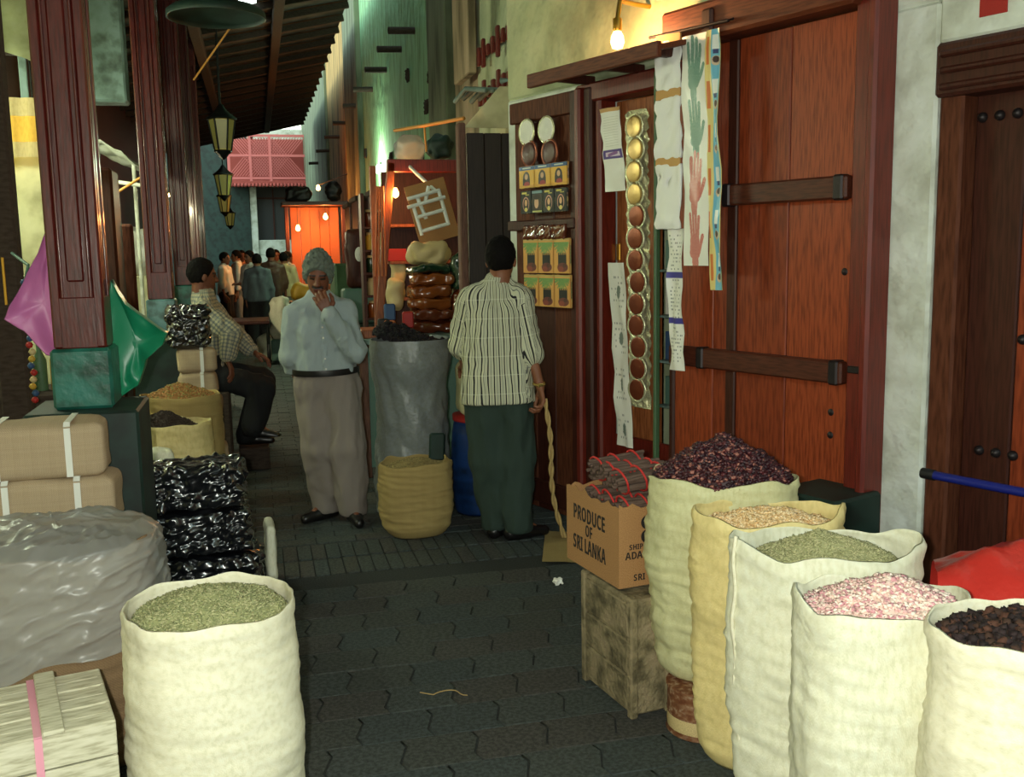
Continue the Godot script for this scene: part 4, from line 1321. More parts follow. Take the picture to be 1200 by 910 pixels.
func shop_front() -> void:
	var tr := deg_to_rad(-70)
	var b: MB
	# big plank door with bars
	var d := sroot("door_1", "tall reddish plank door with two long bars")
	d.transform = WB
	for k in [[1.14, 1.40, "wood_board"], [1.405, 1.50, "wood_door"], [1.55, 1.845, "wood_door"], [1.85, 2.19, "wood_board"]]:
		part(d, "plank", boxm(Vector3(k[1] - k[0], 2.5, 0.05), 0.004, Vector3((k[0] + k[1]) / 2, 1.27, 0.035)), M[k[2]])
	part(d, "stile", boxm(Vector3(0.06, 2.5, 0.07), 0.006, Vector3(1.525, 1.27, 0.04)), M.wood_dark)
	part(d, "header_beam", boxm(Vector3(1.1, 0.17, 0.16), 0.015, Vector3(1.68, 2.615, 0.08)), M.wood_beam)
	part(d, "header_cap", boxm(Vector3(0.07, 0.14, 0.18), 0.012, Vector3(1.45, 2.59, 0.09)), M.wood_dark)
	for k in [[1.5, 2.19, 1.825, [1.53, 2.15]], [1.15, 2.19, 1.06, [1.37, 2.15]]]:
		var br := part(d, "bar", boxm(Vector3(k[1] - k[0], 0.095, 0.05), 0.008, Vector3((k[0] + k[1]) / 2, k[2], 0.095)), M.wood_bar)
		for x in k[3]:
			part(br, "clamp", boxm(Vector3(0.05, 0.105, 0.06), 0.008, Vector3(x, k[2], 0.097)), M.iron)
	part(d, "jamb", boxm(Vector3(0.085, 2.76, 0.1), 0.01, Vector3(2.24, 1.38, 0.05)), M.wood_frame)
	part(d, "jamb", boxm(Vector3(0.045, 2.76, 0.14), 0.012, Vector3(2.305, 1.38, 0.07)), M.wood_frame)
	part(d, "hasp", boxm(Vector3(0.07, 0.03, 0.02), 0.004, Vector3(2.25, 1.08, 0.105)), M.iron)
	for k in [[2.1, 0.88], [2.1, 0.78], [2.15, 1.48]]:
		b = MB.new()
		b.lathe([Vector2(0.001, 0.006), Vector2(0.012, 0.003), Vector2(0.016, 0.0)], 12, Vector3(k[0], k[1], 0.061), 1, 1, Basis(Vector3.RIGHT, PI / 2))
		part(d, "nail_head", b, M.iron)
	# studded door on the far right
	var e := sroot("door_2", "dark studded wooden door under a carved lintel")
	e.transform = WB
	for k in 6:
		part(e, "plank", boxm(Vector3(0.195, 2.2, 0.05), 0.006, Vector3(2.7 + k * 0.2, 1.1, -0.13)), M.wood_door if k % 2 else M.wood_dark)
	part(e, "jamb", boxm(Vector3(0.1, 2.2, 0.16), 0.01, Vector3(2.55, 1.1, -0.1)), M.wood_old)
	part(e, "jamb", boxm(Vector3(0.1, 2.2, 0.16), 0.01, Vector3(3.7, 1.1, -0.1)), M.wood_old)
	part(e, "lintel", boxm(Vector3(1.25, 0.2, 0.22), 0.012, Vector3(3.125, 2.24, -0.09)), M.wood_dark)
	for k in 3:
		part(e, "moulding", boxm(Vector3(1.2, 0.025, 0.03), 0.008, Vector3(3.125, 2.175 + k * 0.06, 0.025)), M.wood_dark)
	for y in [2.06, 1.23, 0.785]:
		for k in 9:
			b = MB.new()
			b.lathe([Vector2(0.001, 0.02), Vector2(0.012, 0.017), Vector2(0.019, 0.008), Vector2(0.02, 0.0)], 14, Vector3(2.63 + k * 0.068 + (0.05 if y < 1.0 else 0.0) + (0.2 if y > 1.0 and y < 2.0 else 0.0), y, -0.104), 1, 1, Basis(Vector3.RIGHT, PI / 2))
			part(e, "stud", b, M.iron)
	solo("red_sign", "plain red square sign on the plaster above the studded door", "sign", boxm(Vector3(0.105, 0.17, 0.006), 0.001, Vector3(2.715, 2.49, 0.004)), M.mat_red, WB)
	# posts of the open doorway
	var f := sroot("door_3", "dark wooden frame and inner leaf of the open shop doorway")
	f.transform = WB
	for k in [[0.345, 0.09, 0.05, "wood_dark"], [0.405, 0.05, 0.08, "wood_frame"], [0.46, 0.07, 0.05, "wood_dark"], [0.515, 0.045, 0.02, "wood_frame"]]:
		part(f, "post", boxm(Vector3(k[1], 2.46, 0.12), 0.012, Vector3(k[0], 1.23, k[2] - 0.03)), M[k[3]])
	part(f, "head_rail", boxm(Vector3(0.9, 0.1, 0.14), 0.01, Vector3(0.8, 2.43, 0.0)), M.wood_frame)
	var leaf := part(f, "inner_leaf", boxm(Vector3(0.33, 2.36, 0.04), 0.004, Vector3(0.7, 1.2, -0.09)), M.wood_inner)
	for y in [1.57, 1.0]:
		part(leaf, "hinge", boxm(Vector3(0.03, 0.09, 0.01), 0.002, Vector3(0.555, y, -0.065)), M.brass)
	part(f, "lower_panel", boxm(Vector3(0.5, 0.5, 0.03), 0.005, Vector3(0.8, 0.3, -0.05)), M.wood_frame)
	part(f, "edge_post", boxm(Vector3(0.022, 2.4, 0.03), 0.004, Vector3(1.045, 1.25, 0.1)), M.mat_green)
	part(f, "side_post", boxm(Vector3(0.04, 2.46, 0.12), 0.01, Vector3(1.11, 1.23, 0.0)), M.wood_dark)
	# glazed case just inside
	var gc := thing("display_case", "narrow dark glazed case of small packets inside the shop doorway", "cabinet", wb(0.98, 0, -0.16), tr)
	part(gc, "frame", boxm(Vector3(0.22, 1.75, 0.1), 0.006, Vector3(0, 0.875, -0.04)), M.wood_dark)
	for k in 4: part(gc, "shelf", boxm(Vector3(0.2, 0.012, 0.1), 0.002, Vector3(0, 0.75 + k * 0.24, 0.06)), M.grey_blue)
	var mats := ["mat_teal", "mat_yellow", "mat_blue", "mat_green", "mat_white", "mat_orange", "mat_teal", "mat_cream"]
	for k in 8:
		solo("packet", "small %s packet, %s side of shelf %s in the glazed case" % [["teal", "yellow", "blue", "green", "white", "orange", "pale teal", "cream"][k], "left" if k % 2 == 0 else "right", ["one", "two", "three", "four"][k / 2]], "packet", boxm(Vector3(0.06, 0.15, 0.03), 0.003), M[mats[k]], WB * at(Vector3(0.94 + 0.08 * (k % 2), 0.835 + 0.24 * (k / 2), -0.1)), "packets in the glazed case")
	# little wooden eave over the doorway
	var c := thing("eave", "brown wooden eave board over the shop doorway", "eave", wb(0.85, 2.5, 0.03), tr)
	b = MB.new()
	b.box(Vector3(0, 0.03, 0.16), Vector3(1.02, 0.025, 0.38), 0.004, Basis(Vector3.RIGHT, 0.22))
	part(c, "board", b, M.wood_beam)
	part(c, "fascia", boxm(Vector3(1.02, 0.07, 0.03), 0.004, Vector3(0, -0.02, 0.345)), M.wood_beam)
	for x in [-0.4, 0.0, 0.4]: part(c, "rib", boxm(Vector3(0.04, 0.045, 0.34), 0.005, Vector3(x, -0.005, 0.16)), M.wood_dark)
	# bulb above
	var l := thing("light_bulb", "bare glowing bulb on a bracket above the shop doorway", "lamp", wb(0.98, 2.6, 0.3), tr)
	b = MB.new()
	b.lathe([Vector2(0.001, -0.055), Vector2(0.025, -0.048), Vector2(0.034, -0.02), Vector2(0.03, 0.008), Vector2(0.016, 0.035), Vector2(0.014, 0.045)], 20)
	part(l, "bulb", b, M.bulb_glow)
	b = MB.new()
	b.lathe([Vector2(0.018, 0.03), Vector2(0.022, 0.04), Vector2(0.022, 0.09), Vector2(0.001, 0.1)], 16)
	part(l, "holder", b, M.brass)
	b = MB.new()
	b.tube([Vector3(0, 0.09, 0), Vector3(-0.05, 0.19, -0.06), Vector3(-0.1, 0.2, -0.2), Vector3(-0.1, 0.2, -0.3)], 0.012, 8)
	part(l, "bracket", b, M.brass)
	lamp(wb(0.98, 2.59, 0.3), Color(1.0, 0.74, 0.48), 0.6, 0.03, "bulb_light")
	# shutter leaf with sachets
	var p := sroot("door_4", "dark brown shutter leaf hung with sachets")
	p.transform = WB
	for k in 3: part(p, "plank", boxm(Vector3(0.193, 2.44, 0.04), 0.004, Vector3(-0.19 + k * 0.195, 1.225, 0.02)), M.wood_dark if k % 2 else M.wood_old)
	part(p, "rail", boxm(Vector3(0.66, 0.06, 0.06), 0.006, Vector3(0.02, 1.735, 0.06)), M.wood_dark)
	part(p, "rail", boxm(Vector3(0.62, 0.12, 0.03), 0.006, Vector3(0.01, 2.4, 0.055)), M.wood_old)
	part(p, "rail", boxm(Vector3(0.62, 0.14, 0.03), 0.006, Vector3(0.01, 0.12, 0.055)), M.wood_dark)
	var names := [["sachet_strip", "row of three yellow sachets with a blue top edge", "print_yellow", 3, -0.157, 0.317, 1.948, 2.08], ["sachet_strip", "row of four black sachets with oval portraits", "print_black", 4, -0.145, 0.31, 1.8, 1.938], ["sachet_strip", "upper row of three orange sachets with green plants", "print_plant", 3, -0.133, 0.326, 1.45, 1.655], ["sachet_strip", "lower row of three orange sachets with green plants", "print_plant", 3, -0.13, 0.332, 1.255, 1.448]]
	for k in names:
		var n: int = k[3]
		var t := thing(k[0], k[1], "sachets", wb(0, 0, 0), tr, "sachet rows on the dark shutter")
		for i in n:
			var w: float = (k[5] - k[4]) / n
			b = MB.new()
			var x0: float = k[4] + w * i
			var oo := 0.105 if k[2] == "print_yellow" or k[2] == "print_black" else 0.1
			b.box(Vector3(x0 + w / 2, (k[6] + k[7]) / 2, oo - 0.012), Vector3(w - 0.004, k[7] - k[6] - 0.004, 0.012), 0.004)
			b.quad(Vector3(x0 + 0.004, k[6] + 0.004, oo), Vector3(x0 + w - 0.004, k[6] + 0.004, oo), Vector3(x0 + w - 0.004, k[7] - 0.004, oo), Vector3(x0 + 0.004, k[7] - 0.004, oo), Vector3(0, 0, 1))
			part(t, "sachet", b, M["print_face"] if k[2] == "print_black" and i == 1 else M[k[2]])
	var bg := thing("bead_packet_row", "row of shiny reddish brown packets above the plant sachets", "packets", WB.origin, tr)
	for i in 3:
		b = MB.new()
		b.rbox(Vector3(-0.06 + i * 0.14, 1.69, 0.095), Vector3(0.13, 0.085, 0.03), 0.012, 10, func(q: Vector3, dd: Vector3): return dd * 0.006 * n3(q.x * 50.0, q.y * 50.0, i))
		part(bg, "packet", b, M.brown_bag)
	for i in 4:
		var px: float = [-0.09, 0.105, -0.065, 0.135][i]
		var py: float = [2.275, 2.27, 2.15, 2.138][i]
		var dk := thing("round_packet", ["left pale round packet on the dark shutter", "right pale round packet on the dark shutter", "left dark maroon round packet on the dark shutter", "right dark maroon round packet on the dark shutter"][i], "packet", wb(px, py, 0.09), tr, "round packets on the shutter")
		b = MB.new()
		b.lathe([Vector2(0.001, 0.014), Vector2(0.05, 0.012), Vector2(0.066, 0.006), Vector2(0.07, 0.0), Vector2(0.07, -0.006), Vector2(0.001, -0.006)], 28, Vector3.ZERO, 1.0, 1.0, Basis(Vector3.RIGHT, PI / 2))
		part(dk, "disc", b, M.paper if i < 2 else M.disc_maroon)
		b = MB.new()
		b.lathe([Vector2(0.066, 0.0), Vector2(0.074, 0.008), Vector2(0.08, 0.0)], 28, Vector3.ZERO, 1.0, 1.0, Basis(Vector3.RIGHT, PI / 2))
		part(dk, "rim", b, M.foil if i < 2 else M.disc_copper)
	# hanging paper and foil strips in the doorway
	solo("paper_strip", "white paper strip with a violet band hung in the doorway", "paper strip", sheet(0.6, 0.76, 1.888, 2.32, 0.1, 0.055, 0.01, 1.0), M.print_violet)
	solo("paper_strip", "long white printed paper strip hanging low in the doorway", "paper strip", sheet(0.665, 0.8, 0.534, 1.515, 0.1, 0.07, 0.015, 2.0), M.print_strip)
	var gs := thing("foil_strip", "long gold foil strip of round copper discs hung in the doorway", "foil strip", WB.origin, tr)
	part(gs, "backing", (func():
		var q := MB.new()
		q.grid(12, 80, func(u: float, w: float): return Vector3(lerpf(0.81, 0.975, u) + 0.03 * w, lerpf(2.285, 0.76, w), 0.1 + 0.014 * n3(u * 5.0, w * 40.0, 2.0)), false, false)
		return q).call(), M.foil)
	for k in 13:
		b = MB.new()
		var y := 2.2 - k * 0.112
		b.lathe([Vector2(0.001, 0.006), Vector2(0.045, 0.005), Vector2(0.055, 0.002), Vector2(0.056, 0.0), Vector2(0.048, -0.006)], 22, Vector3(0.895 + 0.0023 * k + 0.008 * sin(k * 2.0), y, 0.12), 1.0, 1.0, Basis(Vector3.RIGHT, PI / 2))
		part(gs, "disc", b, M.disc_gold if k < 4 else M.disc_copper)
		b = MB.new()
		b.lathe([Vector2(0.055, 0.0), Vector2(0.066, 0.006), Vector2(0.07, 0.0)], 22, Vector3(0.895 + 0.0023 * k + 0.008 * sin(k * 2.0), y, 0.118), 1.0, 1.0, Basis(Vector3.RIGHT, PI / 2))
		part(gs, "foil_ring", b, M.foil)
	solo("paper_strip", "narrow bent paper strip with violet bands beside the hand pattern sheet", "paper strip", sheet(1.2, 1.3, 0.995, 1.68, 0.17, 0.02, 0.02, 5.0), M.print_band)
	for k in 3:
		var wp := thing("white_packet", ["upper white plastic packet hung at the top of the doorway", "middle white plastic packet hung beside the hand patterns", "lower white plastic packet hung beside the hand patterns"][k], "packet", wb(1.235, [2.44, 2.15, 1.83][k], 0.2), tr, "white packets")
		b = MB.new()
		b.rbox(Vector3.ZERO, Vector3(0.17, [0.22, 0.28, 0.3][k], 0.018), 0.008, 10, func(w: Vector3, dd: Vector3): return dd * 0.012 * n3(w.x * 14.0 + k, w.y * 10.0, w.z * 3.0))
		part(wp, "pouch", b, M.pouch)
		part(wp, "card_header", boxm(Vector3(0.165, 0.045, 0.01), 0.002, Vector3(0, [0.125, 0.16, 0.165][k], 0.004)), M.paper_edge)
	solo("hand_pattern_sheet", "long sheet of two green and two red hand patterns by the big door", "poster", sheet(1.325, 1.49, 1.505, 2.55, 0.2, 0.02, 0.012, 7.0), M.print_hands)
	solo("sachet_edge_strip", "narrow yellow and sky blue sachet strip right of the hand patterns", "sachet strip", sheet(1.49, 1.565, 1.395, 2.55, 0.21, 0.04, 0.02, 9.0), M.print_edge)
	b = MB.new()
	b.T = WB
	b.tube([Vector3(1.1, 2.59, 0.2), Vector3(1.62, 2.57, 0.21)], 0.008, 6)
	b.tube([Vector3(1.6, 2.57, 0.21), Vector3(1.6, 2.6, 0.12)], 0.006, 6)
	solo("hanging_rod", "thin rod carrying the hand pattern sheets", "rod", b, M.iron)

func crate_of(called: String, label: String, cat: String, p: Vector3, s: Vector3, m: Material, turn := 0.0, group := "") -> void:
	solo(called, label, cat, boxm(s, minf(0.02, s.y * 0.2), Vector3(0, s.y / 2, 0)), m, at(p, turn), group)

func jar(label: String, p: Vector3, r: float, h: float, m: Material, group: String) -> void:
	var t := thing("jar", label, "jar", p, 0.0, group)
	var b := MB.new()
	b.lathe([Vector2(0.001, 0), Vector2(r, 0), Vector2(r, h * 0.75), Vector2(r * 0.75, h * 0.85), Vector2(r * 0.7, h * 0.88)], 14)
	part(t, "glass", b, m)
	b = MB.new()
	b.lathe([Vector2(r * 0.8, h * 0.86), Vector2(r * 0.8, h), Vector2(0.001, h)], 14)
	part(t, "lid", b, M.mat_cream)

func puffy(s: Vector3, amp: float, fr: float, sd: float, n := 12) -> MB:
	var b := MB.new()
	b.rbox(Vector3(0, s.y / 2, 0), s, minf(s.x, minf(s.y, s.z)) * 0.45, n, func(q: Vector3, d: Vector3): return d * amp * n3(q.x * fr + sd, q.y * fr, q.z * fr))
	return b

func stall() -> void:
	var b: MB
	# dark leaf standing open across the passage, its post, cream lamplit triangle above
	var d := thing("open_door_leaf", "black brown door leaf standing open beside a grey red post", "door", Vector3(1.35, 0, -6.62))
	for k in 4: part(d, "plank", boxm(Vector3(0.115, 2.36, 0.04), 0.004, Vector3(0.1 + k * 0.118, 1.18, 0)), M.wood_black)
	part(d, "post", boxm(Vector3(0.05, 2.42, 0.1), 0.008, Vector3(0.0, 1.21, 0.02)), M.wood_post)
	b = MB.new()
	for f in 2:
		var z := -6.62 + f * 0.03
		b.quad(Vector3(1.38, 2.395, z), Vector3(1.8, 2.395, z), Vector3(1.8, 2.66, z), Vector3(1.62, 2.66, z), Vector3(0, 0, 1 if f else -1))
	b.quad(Vector3(1.38, 2.395, -6.62), Vector3(1.62, 2.66, -6.62), Vector3(1.62, 2.66, -6.59), Vector3(1.38, 2.395, -6.59), Vector3(-1, 1, 0))
	solo("lamplit_triangle", "cream triangle standing in for lamplit wall above the open black door leaf", "board", b, M.plaster_cream)  # cream colour and shape stand in for a lamplit patch of wall
	b = MB.new()
	b.tube([Vector3(1.62, 2.69, -6.56), Vector3(1.7, 2.69, -6.5), Vector3(1.7, 0.6, -6.42)], 0.02, 8)
	solo("drain_pipe", "pale grey pipe running down beside the open door leaf", "pipe", b, M.grey_blue)
	# goods table
	var t := thing("goods_table", "low table of the lit stall carrying bags of goods", "table", Vector3(1.2, 0, -7.45))
	part(t, "top", boxm(Vector3(1.1, 0.04, 1.0), 0.006, Vector3(0, 0.97, 0)), M.grey_blue)
	for sx in [-1.0, 1.0]:
		for sz in [-1.0, 1.0]: part(t, "leg", boxm(Vector3(0.06, 0.95, 0.06), 0.006, Vector3(sx * 0.5, 0.475, sz * 0.45)), M.wood_post)
	part(t, "front_cloth", boxm(Vector3(1.0, 0.85, 0.012), 0.002, Vector3(0, 0.5, 0.47)), M.mat_teal)
	# orange frame of the stall
	var f := thing("market_stall", "orange wooden frame of the lit stall", "stall", Vector3(1.0, 0, -8.0))
	b = MB.new()
	b.box(Vector3(0.0, 1.62, 0.0), Vector3(0.06, 1.34, 0.06), 0.006, Basis(Vector3.BACK, -0.11))
	part(f, "post", b, M.wood_orange)
	part(f, "post", boxm(Vector3(0.05, 2.3, 0.05), 0.006, Vector3(-0.02, 1.15, -0.5)), M.wood_orange)
	part(f, "lintel", boxm(Vector3(0.56, 0.1, 0.06), 0.006, Vector3(0.32, 2.26, 0.0)), M.wood_frame)
	part(f, "back_panel", boxm(Vector3(0.7, 1.3, 0.03), 0.004, Vector3(0.4, 1.6, -0.5)), M.wood_dark)
	for k in 3: part(f, "shelf", boxm(Vector3(0.7, 0.025, 0.25), 0.003, Vector3(0.42, 1.2 + k * 0.3, -0.35)), M.wood_orange)
	for k in 4:
		b = MB.new()
		b.tube([Vector3(-0.05 + k * 0.016, 2.1, 0.05), Vector3(-0.07 + k * 0.022, 1.7, 0.05), Vector3(-0.09 + k * 0.028, 1.4, 0.06)], 0.008, 6)
		solo("bead_string", ["first string of orange beads on the stall frame, leftmost", "second string of orange beads on the stall frame", "third string of orange beads on the stall frame", "rightmost string of orange beads on the stall frame"][k], "beads", b, M.mat_orange, at(Vector3(1.0, 0, -8.0)), "orange bead strings")
	# silver folding rack hung aslant
	var r := thing("silver_rack", "silver white folding rack hung aslant in the stall", "rack", Vector3(1.29, 1.9, -7.6), 0.0)
	r.rotation.z = 0.26
	for k in [[Vector3(-0.13, 0.12, 0), Vector3(0.13, 0.12, 0)], [Vector3(-0.15, 0.06, 0.02), Vector3(0.15, 0.06, 0.02)], [Vector3(-0.1, -0.03, 0), Vector3(0.12, -0.03, 0)], [Vector3(-0.1, -0.14, 0), Vector3(0.12, -0.14, 0)], [Vector3(-0.1, 0.06, 0), Vector3(-0.1, -0.17, 0)], [Vector3(0.12, 0.12, 0), Vector3(0.12, -0.15, 0)], [Vector3(-0.05, 0.12, -0.02), Vector3(-0.03, -0.06, -0.02)], [Vector3(0.0, 0.06, -0.03), Vector3(0.06, 0.17, -0.03)], [Vector3(0.1, 0.12, -0.02), Vector3(0.02, 0.36, -0.38)]]:
		b = MB.new()
		b.tube(k, 0.015, 6)
		part(r, "bar", b, M.silver_wire)
	# stacked bags
	var bm := ["brown_bag", "brown_bag", "amber_bag", "amber_bag", "amber_bag", "green_bag"]
	for k in 6:
		solo("spice_bag", ["lowest brown shiny plastic bag of the stall stack", "second brown shiny plastic bag of the stall stack", "third bag of the stall stack, amber plastic", "fourth bag of the stall stack, amber plastic", "fifth bag of the stall stack, amber plastic", "dark green plastic bag topping the stall stack"][k], "bag", puffy(Vector3(0.33 - 0.008 * k, 0.084 if k < 5 else 0.06, 0.26), 0.02, 9.0, k * 4.0), M[bm[k]], at(Vector3(1.25 + 0.012 * sin(k * 2.0), 0.991 + k * 0.088, -7.38), 0.1 * sin(k * 3.0)), "shiny plastic bags in the stall")
	solo("spice_bag", "tall brown plastic bag standing against the grey red post", "bag", puffy(Vector3(0.12, 0.32, 0.12), 0.018, 9.0, 40.0), M.brown_bag, at(Vector3(1.46, 0.991, -7.3)), "shiny plastic bags in the stall")
	solo("spice_bag", "tall dark green plastic bag on the brown bag by the post", "bag", puffy(Vector3(0.12, 0.28, 0.12), 0.018, 9.0, 44.0), M.green_bag, at(Vector3(1.46, 1.302, -7.3)), "shiny plastic bags in the stall")
	solo("cloth_bundle", "warm cream cloth bundle on top of the stall bags", "bundle", puffy(Vector3(0.3, 0.16, 0.2), 0.03, 7.0, 50.0), M.mat_cream, at(Vector3(1.26, 1.492, -7.42)))
	solo("cloth_bundle", "long cream cloth bag hanging in the middle of the stall", "bundle", puffy(Vector3(0.12, 0.34, 0.1), 0.02, 7.0, 55.0), M.mat_cream, at(Vector3(1.14, 1.213, -8.3)))
	solo("cloth_bundle", "round cream bag left of the stacked stall bags", "bundle", puffy(Vector3(0.14, 0.24, 0.14), 0.015, 7.0, 58.0), M.mat_cream, at(Vector3(1.02, 1.15, -7.6)))
	part(r, "backing_card", boxm(Vector3(0.32, 0.46, 0.01), 0.002, Vector3(0.04, -0.02, -0.08)), M.card)
	solo("red_box", "red box on the stall shelf left of the silver rack", "box", boxm(Vector3(0.16, 0.1, 0.1), 0.004, Vector3(0, 0.05, 0)), M.mat_red, at(Vector3(1.13, 1.513, -8.3)))
	for k in 4:
		solo("small_packet", ["dark blue packet by the bead strings", "red packet beside the round cream bag", "orange packet with a pointed top on the stall table", "small dark packet left of the stall bags"][k], "packet", boxm(Vector3(0.08, 0.12, 0.05), 0.01, Vector3(0, 0.06, 0)), M[["mat_blue", "mat_red", "mat_orange", "mat_black"][k]], at(Vector3([0.92, 1.05, 0.9, 0.86][k], [1.1, 1.04, 0.99, 1.0][k], [-7.2, -7.2, -7.06, -7.12][k])))
	solo("pale_goods_box", "pale wooden tray of orange goods at the table edge", "tray", boxm(Vector3(0.34, 0.06, 0.3), 0.006, Vector3(0, 0.03, 0)), M.wood_orange, at(Vector3(0.86, 0.991, -7.15)))
	# upper stall: bamboo pole, wrapped bundle, jars on the left
	b = MB.new()
	b.tube([Vector3(1.18, 2.59, -8.5), Vector3(1.33, 2.56, -7.9), Vector3(1.5, 2.53, -7.2)], 0.014, 8)
	b.tube([Vector3(1.33, 2.56, -7.9), Vector3(1.34, 2.36, -7.9)], 0.008, 6)
	solo("bamboo_pole", "orange bamboo pole sticking out above the stall", "pole", b, M.bamboo)
	solo("wrapped_bundle", "greyish plastic wrapped bundle above the orange stall frame", "bundle", puffy(Vector3(0.24, 0.22, 0.24), 0.02, 9.0, 70.0), M.clear_grey, at(Vector3(1.27, 2.315, -8.3)))
	solo("wrapped_bundle", "dark bundle beside the plastic wrapped one above the stall", "bundle", puffy(Vector3(0.22, 0.2, 0.2), 0.02, 9.0, 74.0), M.green_dark, at(Vector3(1.48, 2.315, -8.1)))
	b = MB.new()
	for k in 4: b.tube([Vector3(1.46 + k * 0.06, 2.66 + 0.02 * (k % 2), -7.3), Vector3(1.5 + k * 0.06, 2.72, -7.1), Vector3(1.6 + k * 0.05, 2.68, -6.9)], 0.018, 7)
	solo("pipe_bundle", "tangle of short greenish pipes above the grey red post", "pipes", b, M.grey_blue)
	var rk := thing("jar_rack", "dark rack of jars left of the orange stall frame", "rack", Vector3(1.05, 0, -9.0))
	for x in [-0.12, 0.12]: part(rk, "upright", boxm(Vector3(0.03, 2.1, 0.2), 0.003, Vector3(x, 1.05, 0)), M.wood_dark)
	for k in 5: part(rk, "shelf", boxm(Vector3(0.25, 0.02, 0.22), 0.003, Vector3(0, 1.0 + k * 0.2, 0)), M.wood_dark)
	for k in 10:
		jar("%s jar on shelf %s of the dark rack" % ["left" if k % 2 == 0 else "right", ["one", "two", "three", "four", "five"][k / 2]], Vector3(0.995 + 0.11 * (k % 2), 1.011 + 0.2 * (k / 2), -8.97), 0.042, 0.15, M[["amber_bag", "mat_cream", "green_bag", "mat_yellow", "brown_bag"][(k * 3) % 5]], "jars on the dark rack")
	lamp(Vector3(1.12, 2.03, -7.95), Color(1.0, 0.66, 0.36), 0.3, 0.03, "stall_light")
	var sl := thing("stall_bulb", "small glowing bulb inside the stall behind the silver rack", "lamp", Vector3(1.1, 2.06, -8.0))
	b = MB.new()
	b.lathe([Vector2(0.001, -0.05), Vector2(0.022, -0.035), Vector2(0.028, -0.01), Vector2(0.012, 0.03)], 14)
	part(sl, "bulb", b, M.bulb_glow)
	b = MB.new()
	b.tube([Vector3(0, 0.03, 0), Vector3(0, 0.16, 0)], 0.004, 5)
	part(sl, "cord", b, M.black_rubber)
	# grilles of red slats in the wall above
	for row in 2:
		var gr := thing("slat_grille", "%s row of short red brown slats in the wall above the stall" % ["lower", "upper"][row], "grille", Vector3(2.06, [2.95, 3.3][row], -8.3), 0.0, "red slat grilles")
		for k in 9: part(gr, "slat", boxm(Vector3(0.03, 0.16 + 0.09 * sin(k * 2.0), 0.06), 0.006, Vector3(-0.03, 0.03 * sin(k * 3.1), -0.72 + k * 0.18)), M.wood_frame)
		part(gr, "rail", boxm(Vector3(0.03, 0.04, 1.6), 0.004, Vector3(0.0, 0.0, 0)), M.wood_dark)
	part(sroot("window_1", "shallow pale window recess in the wall above the stall"), "window_frame", boxm(Vector3(0.08, 1.6, 0.7), 0.01, Vector3(2.02, 4.0, -9.6)), M.plaster_pink)
	# poles sticking out of the far wall
	var zs := [-12.2, -13.4, -15.0, -16.9, -18.9, -21.5, -24.2, -27.6, -31.5]
	for k in zs.size():
		b = MB.new()
		b.tube([Vector3(0.06, 0, 0), Vector3(-0.34, -0.02, 0.05)], 0.045, 8)
		var po := thing("roof_pole", "dark pole stub sticking out of the green wall, number %s from the near end" % ["one", "two", "three", "four", "five", "six", "seven", "eight", "nine"][k], "pole", Vector3(2.1, 4.35, zs[k] - 0.8), 0.0, "pole stubs in the far wall")
		part(po, "pole", b, M.wood_roof)
	for k in 7:
		b = MB.new()
		b.rbox(Vector3.ZERO, Vector3(0.05, 0.16, 0.14), 0.024, 8, func(q: Vector3, dd: Vector3): return dd * 0.02 * n3(q.x * 30.0, q.y * 30.0 + k, q.z * 30.0))
		solo("broken_patch", "dark broken hole edge in the green wall plaster, patch %s" % ["a nearest the stall", "high near the stall", "at mid height", "lower down", "by the small white lamp", "low by the cabinets", "far off"][k], "wall patch", b, M.wood_roof, at(Vector3(2.09, [3.6, 3.3, 3.9, 2.7, 3.0, 2.5, 3.4][k], [-11.9, -12.2, -13.6, -12.6, -15.5, -14.2, -19.0][k])), "broken patches in the wall")
	var wl := thing("wall_lamp", "small white lamp on the green wall", "lamp", Vector3(2.06, 2.85, -16.8))
	part(wl, "glass", puffy(Vector3(0.1, 0.16, 0.1), 0.0, 1.0, 0.0, 8), M.tube_glow)
	part(wl, "bracket", boxm(Vector3(0.06, 0.03, 0.03), 0.004, Vector3(0.03, 0.18, 0)), M.black_metal)
	lamp(Vector3(1.84, 2.93, -16.8), Color(0.9, 1.0, 0.86), 2.6, 0.04, "wall_lamp_light")

